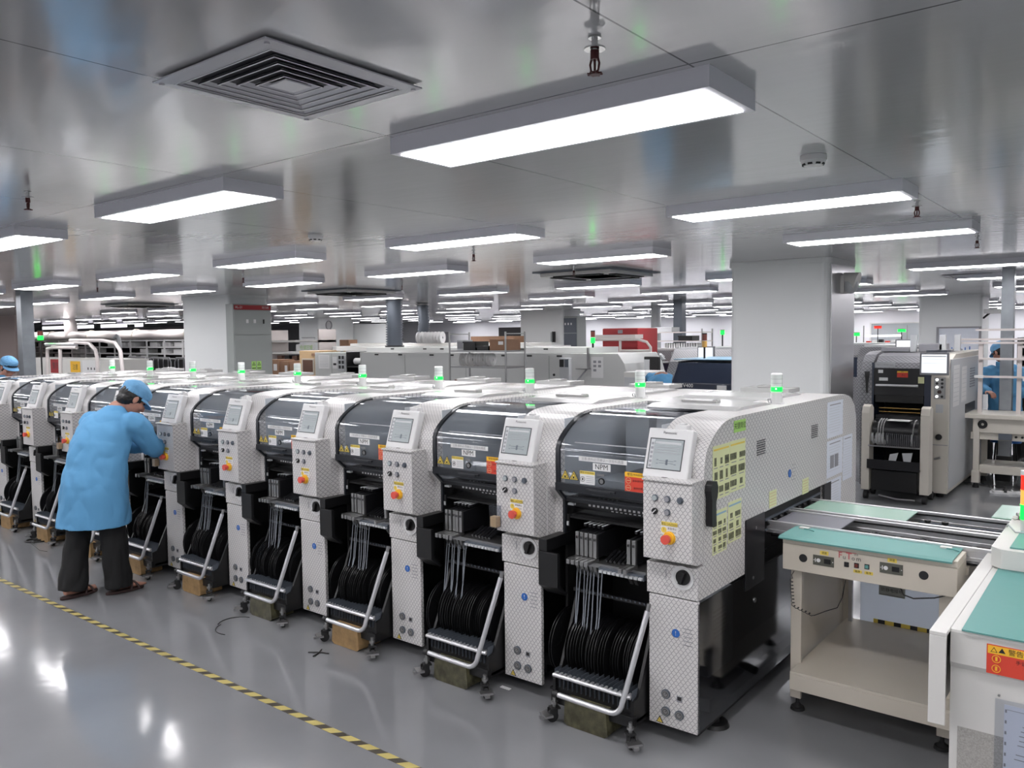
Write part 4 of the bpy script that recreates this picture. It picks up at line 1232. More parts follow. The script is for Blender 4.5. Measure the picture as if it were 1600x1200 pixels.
# worker at the far end of the row, only cap and face show above the hoods
bx, by = -9.56, 0.80
person('person', 'person in a blue cap looking down at the far left end of the row', (bx, by, 0), dict(
    R=(.30, -.95, 0), F=(.95, .30, 0), head=(bx, by, 1.49), HF=(.90, .10, -.38), HU=(.3, .1, .9), neck=(bx - .10, by - .02, 1.355), chest=(bx - .17, by - .03, 1.14), hip=(bx - .24, by - .04, .84), fringe=True,
    shR=(bx - .10, by - .20, 1.23), elR=(bx + .02, by - .24, .98), wrR=(bx + .24, by - .12, .96), shL=(bx - .18, by + .17, 1.23), elL=(bx - .08, by + .24, .98), wrL=(bx + .16, by + .16, .96),
    hpR=(bx - .22, by - .14, .82), knR=(bx - .20, by - .14, .47), anR=(bx - .22, by - .14, .09), toR=(bx - .04, by - .12, .03), hpL=(bx - .26, by + .07, .82), knL=(bx - .24, by + .08, .47), anL=(bx - .26, by + .08, .09), toL=(bx - .08, by + .12, .03), curl=.6, seed=4,
    rings=[((bx - .25, by - .04, .50), (.30, -.95, 0), (.95, .30, 0), .26, .19), ((bx - .24, by - .04, .84), (.30, -.95, 0), (.95, .30, 0), .23, .17), ((bx - .20, by - .03, 1.06), (.30, -.95, 0), (.95, .30, -.2), .22, .15), ((bx - .15, by - .03, 1.21), (.30, -.95, 0), (.95, .30, -.3), .19, .11), ((bx - .10, by - .02, 1.32), (.30, -.95, 0), (.95, .30, -.3), .075, .07)]))

# worker seated behind the rack at the right edge
bx, by = 0.020, 8.45
bz = 1.534
person('person', 'seated person in blue coat and cap behind the white rack at the right edge', (bx, by, 0), dict(
    R=(.55, .83, 0), F=(-.83, .55, 0), head=(bx - .02, by, bz), HF=(-.45, .35, -.35), HU=(-.1, .1, .95), neck=(bx + .02, by, bz - .16), chest=(bx + .03, by, bz - .36), hip=(bx + .05, by, .62),
    shR=(bx + .14, by + .12, bz - .23), elR=(bx + .26, by + .10, bz - .48), wrR=(bx + .10, by - .10, bz - .52), shL=(bx - .12, by - .12, bz - .24), elL=(bx - .20, by - .22, bz - .44), wrL=(-.08, by - .34, bz - .46),
    hpR=(bx + .10, by + .08, .58), knR=(bx - .22, by + .30, .55), anR=(bx - .20, by + .28, .09), toR=(bx - .36, by + .36, .03), hpL=(bx, by - .10, .58), knL=(bx - .32, by + .08, .55), anL=(bx - .30, by + .08, .09), toL=(bx - .46, by + .16, .03), curl=.6, seed=6,
    rings=[((bx + .05, by, .52), (.55, .83, 0), (-.83, .55, 0), .24, .22), ((bx + .05, by, .68), (.55, .83, 0), (-.83, .55, 0), .21, .17), ((bx + .03, by, bz - .36), (.55, .83, 0), (-.83, .55, 0), .21, .14), ((bx + .02, by, bz - .24), (.55, .83, 0), (-.83, .55, 0), .19, .12), ((bx + .02, by, bz - .15), (.55, .83, 0), (-.83, .55, 0), .075, .07)]))
t = thing('stool', 'low blue-seated stool under the seated worker at the right edge', 'stool', (bx + .06, by, 0))
m = MB(); m.cyl((0, 0, .42), (0, 0, .455), .17, n=24); obj('seat', m, 'signal_blue', t, .006)
for q in range(4): a = PI / 4 + q * PI / 2; obj('leg', MB().cyl((.17 * math.cos(a), .17 * math.sin(a), 0), (.13 * math.cos(a), .13 * math.sin(a), .42), .012, n=10), 'black', t)

# worker stooping behind the grey cabinet in the middle distance
bx, by = -3.363, 5.95
person('person', 'person in a blue coat stooping beside the navy machine, mostly hidden', (bx, by, 0), dict(
    R=(.8, .6, 0), F=(-.6, .8, 0), head=(bx - .12, by + .40, 1.04), HF=(-.3, .6, -.9), HU=(-.3, .8, .4), neck=(bx - .07, by + .28, 1.12), chest=(bx - .02, by + .12, 1.22), hip=(bx, by - .05, .88),
    shR=(bx + .10, by + .26, 1.22), elR=(bx + .12, by + .34, .98), wrR=(bx + .02, by + .48, .90), shL=(bx - .18, by + .10, 1.22), elL=(bx - .24, by + .24, .98), wrL=(bx - .16, by + .42, .90),
    hpR=(bx + .08, by, .84), knR=(bx + .08, by + .04, .47), anR=(bx + .08, by, .09), toR=(bx, by + .14, .03), hpL=(bx - .08, by - .10, .84), knL=(bx - .08, by - .06, .47), anL=(bx - .08, by - .10, .09), toL=(bx - .16, by + .04, .03), curl=.6, seed=8,
    rings=[((bx, by - .08, .50), (.8, .6, 0), (-.6, .8, 0), .22, .17), ((bx, by - .06, .85), (.8, .6, 0), (-.6, .8, 0), .20, .17), ((bx - .01, by + .02, 1.06), (.8, .6, 0), (-.6, .8, -.5), .20, .15), ((bx - .02, by + .12, 1.22), (.8, .6, 0), (-.6, .8, -.8), .19, .14), ((bx - .05, by + .22, 1.24), (.8, .6, 0), (-.6, .8, -1.4), .13, .10), ((bx - .07, by + .30, 1.16), (.8, .6, 0), (-.6, .8, -2), .12, .11)]))

# ================================================================ conveyor table at the end of the row
t = thing('conveyor_table', 'cream conveyor table with green mat ledge, lettering and buttons between the row and the workbench', 'conveyor', (.52, 1.05, 0))
def rel(mb): # world coordinates to the table's own
    mb.v = [(x - .52, y - 1.05, z) for x, y, z in mb.v]; return mb
def part(name, mb, mats, bevel=0, label=None, par=None):
    return obj(name, rel(mb), mats, par or t, bevel, label)
m = MB(); m.box(.148, .885, .60, .80, .815, .845); m.box(.148, .885, .60, .612, .690, .8149); m.prism([(.6121, .8149), (.80, .8149), (.80, .70), (.6121, .690)], 'x', .872, .885); m.box(.148, .16, .6121, .80, .69, .8149)
pf = part('control_front', m, 'cream', .003)
m = MB(); m.prism([(.575, .838), (.575, .845), (.60, .851), (.83, .851), (.83, .847), (.60, .8465)], 'x', .135, .868)
part('green_mat', m, 'esd_mat', 0, 'green antistatic mat along the front ledge')
for xx in (.165, .785):
    m = MB(); m.box(xx, xx + .045, .77, .80, .8515, .8575); m.tube([(xx + .03, .76, .856), (xx + .06, .74, .860), (xx + .08, .75, .853)], .003, 6, 1); part('cable_clip', m, ['off_white', 'esd_mat'])
def face(pl, name, mats, x, z, par=pf): 
    mb = pl.into(MB(), FRONT(x, .5995, z)); return obj(name, rel(mb), mats, par)
for xx, zz in ((.245, .756), (.757, .765)):
    p = Plate(.001, .001, 0); p.disc(0, 0, .019, 1); face(p, 'round_grille', ['cream', 'ink'], xx, zz)
for xx, zz in ((.338, .758), (.628, .772)):
    p = Plate(.094, .046, 0, .003); p.rect(.018, 0, .030, .022, 1, 2); p.disc(-.022, 0, .009, 2, 3); p.rect(-.036, 0, .003, .018, 2, 3); p.disc(-.042, 0, .002, 2, 3); p.disc(.042, 0, .002, 2, 3)
    face(p, 'speed_controller', ['controller_grey', 'black', 'label_white'], xx, zz)
    p = Plate(.038, .018, 0); p.text('调速', 0, 0, .012, 1); face(p, 'yellow_label', ['label_yellow', 'ink'], xx + .003, zz + .037)
p = Plate(.001, .001, 0)
for ch, dx, sz in (('F', -.036, .036), ('u', -.018, .026), ('T', .002, .040), ('o', .021, .026), ('m', .044, .026)): p.text(ch, dx, -.004 if ch in 'uom' else .002, sz * 1.1, 1 if ch in 'FT' else 2)
p.rect(-.006, .020, .082, .002, 1)
p.text('富通', .033, .014, .009, 2)
face(p, 'lettering', ['cream', 'logo_red', 'print_dark'], .448, .795)
for xx, mt in ((.440, 'ink'), (.483, 'red_off'), (.527, 'esd_mat')):
    m = MB(); m.box(xx - .010, xx + .010, .5965, .60, .748 + (xx - .44) * .05, .770 + (xx - .44) * .05, 0); m.box(xx - .007, xx + .007, .594, .5965, .752 + (xx - .44) * .05, .766 + (xx - .44) * .05, 1)
    obj('push_button', rel(m), ['black', mt], pf)
for xx in (.488, .535):
    p = Plate(.036, .014, 0); p.text('急停', 0, 0, .011, 1); face(p, 'yellow_label', ['label_yellow', 'ink'], xx, .735)
m = MB().ball((.142, .64, .832), .004); part('red_lamp', m, 'led_red')
# rails
def rail(name, y0, y1, z0, z1, x0, x1, mt='alu_bright', par=None):
    m = MB(); h = z1 - z0
    m.box(x0, x1, y0, y1, z1 - h * .30, z1); m.box(x0, x1, y0 + .006, y1 - .006, z0 + h * .28, z1 - h * .30); m.box(x0, x1, y0, y1, z0, z0 + h * .28)
    return part(name, m, mt, .0015)
rail('aluminium_rail', .815, .838, .80, .860, -.055, .985)
rail('aluminium_rail', 1.105, 1.128, .80, .862, -.02, .985)
rail('aluminium_rail', 1.165, 1.188, .80, .862, -.02, .975)
rail('aluminium_rail', 1.475, 1.495, .80, .862, -.02, .975)
m = MB(); m.box(.0, .98, .842, 1.10, .775, .785, 0)
for k in range(5): m.box(.42 + .11 * k, .44 + .11 * k, .845, 1.10, .785, .80, 1)
part('lower_tray', m, ['black_satin', 'duct_dark'])
m = MB(); m.box(.0, .97, 1.19, 1.474, .775, .785, 0); m.box(.60, .96, 1.26, 1.40, .785, .797, 1); m.box(.56, .97, 1.43, 1.445, .785, .815, 1)
part('lower_tray', m, ['black_satin', 'duct_dark'])
for yy in (.845, 1.098, 1.195, 1.468):
    m = MB(); m.box(.0, .975, yy - .003, yy + .003, .842, .850); part('transport_belt', m, 'black')
m = MB(); m.box(.02, .335, .840, 1.103, .851, .856); part('grey_cover_sheet', m, 'grey_sheet')
m = MB(); m.box(.04, .548, 1.190, 1.473, .853, .858); part('green_cover_sheet', m, 'esd_mat_pale')
for xx in (.62, .70):
    m = MB(); m.cyl((xx, 1.35, .80), (xx, 1.35, .835), .010, n=12); m.ring((xx, 1.35, .84), (0, 0, 1), .016, .006, .012, 16); part('roller_knob', m, 'black')
m = MB(); m.cyl((.62, 1.35, .815), (.70, 1.35, .815), .006); part('roller_shaft', m, 'duct_dark')
for xx, yy in ((.44, 1.06), (.70, .92), (.66, 1.06)):
    m = MB(); m.ball((xx, yy, .80), (.022, .018, .018)); part('belt_pulley', m, 'black_satin')
# body and shelf
m = MB(); m.box(.175, .225, .64, .66, .06, .70); m.box(.175, .195, .66, 1.42, .06, .70); m.box(.175, .225, 1.40, 1.42, .06, .70)
part('side_panel', m, 'cream', .002)
m = MB(); m.box(.81, .86, .64, .66, .06, .70); m.box(.84, .86, .66, 1.42, .06, .70); part('side_panel', m, 'cream', .002)
m = MB(); m.box(.215, .935, .52, 1.42, .222, .236); m.prism([(.52, .222), (.52, .150), (.53, .150), (.53, .215), (.53, .222)], 'x', .215, .935); part('shelf', m, 'cream', .002)
m = MB(); m.box(.165, .895, .80, 1.50, .74, .772); part('deck', m, 'cream')
m = MB(); m.box(.235, .255, 1.36, 1.38, .236, .74); part('back_post', m, 'aluminium')
for xx, yy in ((.205, .66), (.83, .66), (.205, 1.38), (.83, 1.38)):
    m = MB(); m.cyl((xx, yy, 0), (xx, yy, .014), .034, .030, 20); m.cyl((xx, yy, .014), (xx, yy, .03), .022, .012, 16); m.cyl((xx, yy, .03), (xx, yy, .065), .009, n=12); part('levelling_foot', m, 'rubber')
# white plastic sheet and sign behind the shelf
m = MB(); m.box(.28, .80, 1.425, 1.43, .20, .66); part('rear_panel', m, 'milky_sheet')
p = Plate(.13, .062, 0); p.text('防静电接地', 0, 0, .022, 1); p.rect(0, .0265, .122, .002, 1); p.rect(0, -.0265, .122, .002, 1)
obj('green_sign', rel(p.into(MB(), FRONT(.44, 1.422, .425))), ['cabinet_green_grey', 'ink'], t)
p = Plate(.34, .030, 0); [p.rect(-.13 + .08 * k, 0, .035, .030, 1) for k in range(4)]
obj('striped_tape', rel(p.into(MB(), FRONT(.52, 1.422, .242))), ['label_yellow', 'ink'], t)
# coiled earth lead
pts = [(.185, .615, .690), (.182, .61, .66), (.19, .605, .63)]
c = []
for k in range(90):
    u = k / 89; a = k * .9
    base = Vector((.19, .60, .65)).lerp(Vector((.20, .60, .52)), min(1, u * 1.6)) if u < .62 else Vector((.20, .60, .52)).lerp(Vector((.285, .60, .495)), (u - .62) / .38)
    c.append(base + Vector((.007 * math.cos(a), .004 * math.sin(a), .004 * math.sin(a))))
c += [(.30, .60, .495), (.35, .60, .525), (.40, .605, .55), (.42, .61, .60), (.43, .62, .68)]
m = MB(); m.tube([(.20, .61, .685), (.19, .604, .665)] + c, .0019, 6); part('coiled_lead', m, 'black')
m = MB(); m.tube([(.66, .62, .69), (.68, .60, .665), (.72, .595, .658), (.80, .60, .675), (.84, .61, .69)], .003, 6); part('hanging_cable', m, 'black')

# ================================================================ workbench at the right edge
t = thing('workbench', 'off-white workbench with green mat and red warning sign at the bottom right corner', 'workbench', (1.4, .6, 0))
def rel(mb): mb.v = [(x - 1.4, y - .6, z) for x, y, z in mb.v]; return mb
def part(name, mb, mats, bevel=0, label=None, par=None): return obj(name, rel(mb), mats, par or t, bevel, label)
m = MB(); m.prism([(-.262, .845), (-.262, .735), (-.250, .715), (-.245, .07), (1.60, .07), (1.60, .845)], 'x', 1.012, 1.85); bd = part('cabinet_body', m, 'off_white', .010)
m = MB(); m.box(1.035, 1.83, -.2485, -.244, .08, .70); part('front_panel', m, 'speckle_grey', .0, None, bd)
m = MB(); m.box(.962, 1.0115, -.33, 1.60, .835, .848); m.box(.962, .976, -.3179, 1.60, .545, .8349); m.box(.962, 1.0115, -.33, -.318, .545, .8349); part('side_apron', m, 'off_white', .002)
m = MB(); m.prism([(1.045, -.272), (1.86, -.272), (1.86, .60), (1.035, .60)], 'z', .8465, .8515); part('green_mat', m, 'esd_mat', .001, 'green antistatic mat')
for xx, yy in ((1.08, -.16), (1.78, -.16), (1.08, 1.5), (1.78, 1.5)):
    m = MB(); m.cyl((xx, yy, 0), (xx, yy, .02), .035, .030, 20); m.cyl((xx, yy, .02), (xx, yy, .07), .012); part('levelling_foot', m, 'rubber')
p = Plate(.25, .094, 0); p.rect(0, .031, .244, .026, 1, 1); p.text('▲ 警告/WARNING', -.005, .031, .021, 2, 2)
p.tri(-.105, .029, .011, 2, 2); p.tri(-.105, .029, .008, 1, 3)
for zz in (.003, -.028): p.annul(-.098, zz, .0125, .002, 1, 2); p.rect(-.098, zz, .006, .013, 1, 2)
p.text('手请勿伸入机器内', .012, .003, .0145, 3, 2); p.text('非操作人员', .02, -.020, .0145, 3, 2); p.text('请勿擅自操作', .02, -.036, .0135, 3, 2)
obj('warning_sign', rel(p.into(MB(), FRONT(1.24, -.2625, .772))), ['label_red', 'yellow', 'ink', 'ink'], bd)
p = Plate(.24, .34, 0, .001); p.rect(0, .155, .225, .0015, 1); p.text('设备点检表', .02, .135, .014, 1)
for k in range(17): p.rect(-.02 + (k % 3) * .012, .11 - .0155 * k, .10 + (k * 37 % 5) * .016, .0025, 1 if k % 3 else 2)
for k in range(9): p.rect(-.115, .15 - .035 * k, .005, .010, 2, 2)
obj('paper_sheet', rel(p.into(MB(), FRONT(1.285, -.2495, .46))), ['sheet_white', 'print_grey', 'print_grey'], bd)
p = Plate(.27, .37, 0, .0005); obj('plastic_sleeve', rel(p.into(MB(), FRONT(1.275, -.252, .46))), ['clear_film'], bd)
for xx, zz in ((1.147, .722), (1.150, .655)):
    m = MB(); m.cyl((xx, -.253, zz), (xx, -.246, zz), .004); part('screw', m, 'steel', 0, None, bd)
m = MB()
mm_ = MB(); mm_.prism([(1.005, .60), (1.045, .56), (1.40, .56), (1.40, 1.25), (1.005, 1.25)], 'z', .8525, .93); part('transfer_hood', mm_, 'off_white', .006)
m = MB(); m.prism([(1.07, .60), (1.40, .60), (1.40, 1.24), (1.07, 1.24)], 'z', .9305, .936); part('hood_mat', m, 'esd_mat', 0)
m = MB(); m.box(1.10, 1.40, 1.20, 1.35, .855, .93); part('cable_box', m, 'off_white', .004)
m = MB(); m.tube([(1.0, 1.15, .87), (.99, 1.10, .90), (1.02, .95, .955), (1.06, .85, .945), (1.16, .90, .945)], .004, 6); part('loose_wire', m, 'pale_grey')
m = MB(); m.tube([(1.02, 1.16, .945), (1.05, 1.12, .955), (1.03, 1.20, .955), (1.07, 1.18, .95), (1.04, 1.15, .96)], .011, 8); part('tied_cable', m, 'off_white')
# signal light standing on the workbench side unit
tx, ty = 1.074 + .012, .95
t = thing('signal_light', 'red, yellow and green stacked signal light cut by the right edge', 'signal light', (tx, ty, .936))
m = MB(); m.cyl((0, 0, 0), (0, 0, .05), .020, n=20); obj('base', m, 'white_plastic', t)
z = .05
for nm, mt in (('green_lens', 'green_lit'), ('yellow_lens', 'amber_lit'), ('red_lens', 'red_lit')):
    m = MB(); m.cyl((0, 0, z), (0, 0, z + .062), .0225, n=24); m.cyl((0, 0, z + .062), (0, 0, z + .065), .024, n=24); obj(nm, m, mt, t); z += .065
m = MB(); m.cyl((0, 0, z), (0, 0, z + .018), .0245, n=24); obj('cap', m, 'white_plastic', t, .003)
# pale trays behind, past the bench
for (x0, y0, lab) in ((.80, 2.15, 'pale green tray on a stand behind the signal light at the right edge'), (.93, 2.62, 'second pale green tray further behind at the right edge')):
    t = thing('tray_stand', lab, 'tray stand', (x0 + .3, y0, 0))
    obj('tray', MB().box(-.28, .35, -.20, .20, .765, .778), 'esd_mat_pale', t, .003)
    m = MB(); m.box(-.06, .06, -.03, .03, .02, .765); m.box(-.2, .2, -.15, .15, 0, .02); obj('stand', m, 'off_white', t)

# bits on the floor
def litter(pts, r, lab, mt='black', grp=None):
    return tag(obj('cable_scrap' if mt == 'black' else 'paper_scrap', MB().tube([(x, y, r + .0005) for x, y in pts], r, 6), mt), lab, 'litter', grp)
def arc(cx, cy, r, a0, a1, n=9): return [(cx + r * math.cos(math.radians(a0 + (a1 - a0) * k / (n - 1))), cy + r * math.sin(math.radians(a0 + (a1 - a0) * k / (n - 1)))) for k in range(n)]
litter(arc(-3.03, -.30, .11, 100, 230), .003, 'curved black cable scrap on the floor left of the fifth cart')
litter(arc(-2.95, -.33, .14, 200, 290), .003, 'second curved black cable scrap below the first on the floor')
litter([(-2.26, -.33), (-2.21, -.29), (-2.15, -.27)], .004, 'crossed black scrap on the floor before the third and fourth carts')
litter([(-2.23, -.26), (-2.20, -.31), (-2.19, -.35)], .004, 'short black scrap crossing another before the fourth cart')
litter(arc(-6.40, -.20, .06, 0, 340, 14) + arc(-6.33, -.18, .05, 20, 300, 12), .007, 'tangled black cable loop on the floor at the far left')
litter([(-6.3, -.25), (-6.0, -.30), (-5.9, -.28)], .002, 'thin black wire on the floor by the tangled cable loop')
tag(obj('paper_scrap', MB().box(-1.09, -1.03, -.02, .0, .0005, .004), 'label_white'), 'small white scrap on the floor by the second cart', 'litter')
m = MB(); m.tube([(.10, .90, .03), (.35, 1.0, .032), (.60, .95, .03), (.9, .85, .035), (1.15, .9, .03)], .022, 8)
tag(obj('floor_hose', m, 'rubber'), 'black hose on the floor under the conveyor table', 'hose')

# ================================================================ behind the row
def T(name, label, cat, loc, group=None, rotz=0): return thing(name, label, cat, loc, rotz, group)
def bxs(mb, *boxes):
    for b in boxes: mb.box(*b)
    return mb
def local(mb, o):
    mb.v = [(x - o[0], y - o[1], z - o[2]) for x, y, z in mb.v]; return mb
def P(t, name, mb, mats, bevel=0, label=None, par=None):
    o = t.location
    return obj(name, local(mb, (o.x, o.y, o.z)), mats, par or t, bevel, label)
def B(*a): return MB().box(*a)
def sheet(t, pl, name, mats, mx, label=None, par=None): return P(t, name, pl.into(MB(), mx), mats, 0, label, par)

# --- electrical cabinet on the left column
t = T('electrical_cabinet', 'tall grey-green electrical cabinet with red header strip beside the left column', 'cabinet', (-10.28, 4.70, 0))
P(t, 'cabinet_body', B(-10.395, -10.19, 4.33, 5.05, 0, 2.37), 'cabinet_green_grey', .004)
P(t, 'door', B(-10.19, -10.175, 4.34, 5.04, 1.87, 2.27), 'cabinet_green_grey', .002)
P(t, 'door', B(-10.19, -10.175, 4.34, 5.04, .10, 1.86), 'cabinet_green_grey', .002)
p = Plate(.70, .075, 0); p.text('XL-21', -.26, 0, .055, 1); p.text('动力柜', .24, 0, .045, 1)
sheet(t, p, 'header_strip', ['red_cloth', 'label_white'], SIDE(-10.174, 4.69, 2.315))
for k, yy in enumerate((4.58, 4.72)): P(t, 'meter', B(-10.175, -10.165, yy - .02, yy + .02, 2.06, 2.12), 'label_white')
P(t, 'lock', B(-10.175, -10.16, 4.88, 4.90, 2.05, 2.12), 'black')
for yy in (4.68, 4.78):
    p = Plate(.085, .14, 0); p.tri(0, .02, .038, 1); p.tri(0, .02, .024, 0, 2); p.rect(0, .018, .006, .02, 1, 3); p.rect(0, -.045, .07, .014, 1)
    sheet(t, p, 'green_warning_sticker', ['green_sticker' if 0 else 'sticker_green', 'ink'], SIDE(-10.174, yy, 1.36))

# --- reflow oven
t = T('reflow_oven', 'long pale grey reflow oven behind the row with ducts rising beyond', 'oven', (-7, 7.1, 0))
m = MB(); m.prism([(-9.75, .12), (-9.75, 1.535), (-4.36, 1.535), (-4.26, 1.40), (-4.17, 1.10), (-4.17, .12)], 'y', 6.6, 7.7); P(t, 'housing', m, 'grey_enamel', .01)
P(t, 'hood', B(-9.75, -4.95, 6.75, 7.6, 1.535, 1.62), 'grey_enamel', .006)
for k in range(5): P(t, 'leg', B(-9.6 + k * 1.3, -9.5 + k * 1.3, 6.7, 6.8, 0, .12), 'black')
for x in (-9.73, -8.6, -7.2, -5.55): P(t, 'panel_seam', B(x, x + .012, 6.597, 6.6, .2, 1.50), 'cabinet_green_grey')
for x in (-9.35, -8.75, -8.0, -7.55, -6.9, -6.45, -5.95, -5.4): P(t, 'latch', B(x, x + .09, 6.59, 6.60, 1.485, 1.51), 'black')
for x in (-9.1, -8.3, -7.9, -6.2, -5.75): P(t, 'hood_latch', B(x, x + .08, 6.745, 6.75, 1.585, 1.605), 'black')
mb = P(t, 'meter_box', B(-5.31, -5.14, 6.53, 6.60, 1.09, 1.47), 'pale_grey', .006)
P(t, 'display', B(-5.30, -5.23, 6.52, 6.53, 1.34, 1.45), 'black', 0, None, mb); P(t, 'display', B(-5.21, -5.15, 6.52, 6.53, 1.34, 1.45), 'duct_dark', 0, None, mb)
P(t, 'emergency_knob', MB().ball((-5.45, 6.59, 1.22), .02), 'black')
p = Plate(.20, .30, 0); [p.rect(-.04 + .08 * (k % 2), .08 - .06 * (k // 2), .05, .035, 1) for k in range(5)]
sheet(t, p, 'paper_notice', ['label_white', 'print_grey'], FRONT(-4.70, 6.597, 1.34))
def signal(label, x, y, z0, z1, mats, pole=True, r=.032, group=None):
    t = T('signal_light', label, 'signal light', (x, y, z0), group)
    n = len(mats); h = .085; top = z1
    P(t, 'pole', MB().cyl((x, y, z0), (x, y, top - n * h), .014, n=10), 'black')
    for k, mt in enumerate(mats):
        P(t, mt.split('_')[0] + '_lens', MB().cyl((x, y, top - n * h + k * h), (x, y, top - n * h + (k + 1) * h - .006), r, n=16), mt)
    P(t, 'cap', MB().cyl((x, y, top - .006), (x, y, top + .01), r, n=16), 'black'); return t
signal('red over green signal light on a pole at the right end of the reflow oven', -4.85, 6.72, 1.62, 1.855, ['green_lit', 'red_off'])
t = T('bracket_arm', 'thin grey bracket arm fixed on the front of the reflow oven', 'bracket', (-4.83, 6.55, 1.4))
P(t, 'post', B(-4.845, -4.815, 6.55, 6.58, 1.33, 1.62), 'steel'); P(t, 'plate', B(-4.95, -4.80, 6.42, 6.59, 1.315, 1.33, 0), 'steel'); P(t, 'arm', MB().cyl((-4.83, 6.55, 1.33), (-4.98, 6.45, 1.12), .012), 'print_grey')

# --- flexible ducts
def duct(label, pts, r, n):
    t = T('flexible_duct', label, 'duct', pts[0])
    P_ = [Vector(p) for p in pts]; m = MB(); out = []; rs = []
    for i in range(n * 2 + 1):
        u = i / (n * 2) * (len(P_) - 1); k = min(int(u), len(P_) - 2); f = u - k
        out.append(P_[k].lerp(P_[k + 1], f)); rs.append(r * (1.0 if i % 2 else .80))
    m.tube(out, rs, 20); P(t, 'corrugated_hose', m, 'duct_dark')
    P(t, 'base_collar', MB().cyl(P_[0], P_[0] + Vector((0, 0, .09)), r * 1.06, n=20), 'black_satin')
    P(t, 'top_clamp', MB().ring(P_[-1] + Vector((0, 0, -.03)), (0, 0, 1), r * 1.12, r * .9, .03, 24), 'steel'); return t
duct('thick corrugated grey duct rising from the left end of the reflow oven', [(-9.43, 7.15, 1.56), (-9.42, 7.15, 2.05), (-9.42, 7.15, 2.53)], .165, 22)
duct('second corrugated duct, slightly curved, right of the thicker one', [(-11.10, 9.5, 1.58), (-11.02, 9.5, 1.80), (-10.98, 9.5, 2.1), (-11.02, 9.5, 2.53)], .135, 22)
t = T('reflow_oven', 'further grey oven housing behind the reflow oven, under the curved duct', 'oven', (-10, 10, 0))
P(t, 'housing', B(-13.6, -7.6, 9.1, 10.2, .1, 1.60), 'grey_enamel', .01); P(t, 'hood', B(-13.2, -8, 9.3, 10.1, 1.60, 1.66), 'off_white', .006)
for k in range(6): P(t, 'leg', B(-13.4 + k * 1.1, -13.3 + k * 1.1, 9.2, 9.3, 0, .1), 'black')
for k in range(4): P(t, 'latch', B(-11.6 + k * .6, -11.5 + k * .6, 9.09, 9.10, 1.565, 1.59), 'black')

# --- wire rack with reels
rx0, rx1, ry0, ry1 = -6.25, -5.24, 5.2, 5.62
t = T('wire_rack', 'chrome wire rack with white reels and boxes in front of the reflow oven', 'rack', ((rx0 + rx1) / 2, 5.4, 0))
for x in (rx0, rx1):
    for y in (ry0, ry1): P(t, 'post', MB().cyl((x, y, 0), (x, y, 1.86), .013, n=10), 'steel')
for z in (.25, 1.00, 1.39, 1.61, 1.84):
    m = MB()
    if z < 1.8:
        m.box(rx0, rx1, ry0, ry0 + .012, z - .022, z); m.box(rx0, rx1, ry1 - .012, ry1, z - .022, z); m.box(rx0, rx0 + .012, ry0, ry1, z - .022, z); m.box(rx1 - .012, rx1, ry0, ry1, z - .022, z)
        for k in range(12): m.box(rx0, rx1, ry0 + .02 + k * .033, ry0 + .024 + k * .033, z - .006, z)
        P(t, 'wire_shelf', m, 'steel')
    else:
        m.box(rx0, rx0 + .012, ry0, ry1, z - .014, z); P(t, 'end_rail', m, 'steel')
        P(t, 'end_rail', B(rx1 - .012, rx1, ry0, ry1, z - .014, z), 'steel')
def white_reel(label, group, r=.09, w=.014):
    t = thing('tape_reel', label, 'reel', group=group)
    for s_ in (-1, 1): obj('flange', MB().ring((s_ * w * .45, 0, 0), (1, 0, 0), r, r * .2, .002, 28), 'white_reel', t)
    obj('wound_tape', MB().ring((0, 0, 0), (1, 0, 0), r * .86, r * .2, w * .8, 28), 'print_grey', t); return t
wr = white_reel('white plastic reel standing on the middle shelf of the chrome rack', 'white reels on the chrome rack')
wr.location = (-6.14, 5.34, 1.39 + .09); wr.rotation_euler = (0, 0, .22)
for k in range(1, 10): dup(wr, (-6.14 + .062 * k, 5.34 + .01 * (k % 3), 1.39 + .09), .18 + .16 * math.sin(k * 2.1))
def carton(label, x0, x1, y0, y1, z0, z1, mt='cardboard', name='cardboard_box', cat='box', group=None):
    t = T(name, label, cat, ((x0 + x1) / 2, (y0 + y1) / 2, z0), group)
    P(t, 'box_body', B(x0, x1, y0, y1, z0, z1), mt, .003)
    P(t, 'tape_strip', B((x0 + x1) / 2 - .03, (x0 + x1) / 2 + .03, y0 - .001, y1, z1, z1 + .001), 'tan_plastic'); 
    P(t, 'paper_label', B(x0 + (x1 - x0) * .55, x0 + (x1 - x0) * .85, y0 - .002, y0, z0 + (z1 - z0) * .5, z0 + (z1 - z0) * .8), 'label_white'); return t
carton('brown cardboard box at the right end of the chrome rack top shelf', -5.55, -5.27, 5.24, 5.56, 1.61, 1.76)
def bin_(label, x0, x1, y0, y1, z0, z1, mt='black', name='plastic_bin', group=None):
    t = T(name, label, 'bin', ((x0 + x1) / 2, (y0 + y1) / 2, z0), group)
    m = MB(); w = .008
    bxs(m, (x0, x1, y0, y1, z0, z0 + w), (x0, x0 + w, y0, y1, z0, z1), (x1 - w, x1, y0, y1, z0, z1), (x0, x1, y0, y0 + w, z0, z1), (x0, x1, y1 - w, y1, z0, z1))
    P(t, 'bin_body', m, mt)
    P(t, 'rim', bxs(MB(), (x0 - .01, x1 + .01, y0 - .01, y0, z1 - .02, z1), (x0 - .01, x1 + .01, y1, y1 + .01, z1 - .02, z1)), mt) if False else None
    P(t, 'front_rim', B(x0 - .01, x1 + .01, y0 - .01, y0, z1 - .02, z1), mt); return t
bin_('black open bin on the top shelf of the chrome rack', -6.02, -5.80, 5.24, 5.52, 1.61, 1.73)
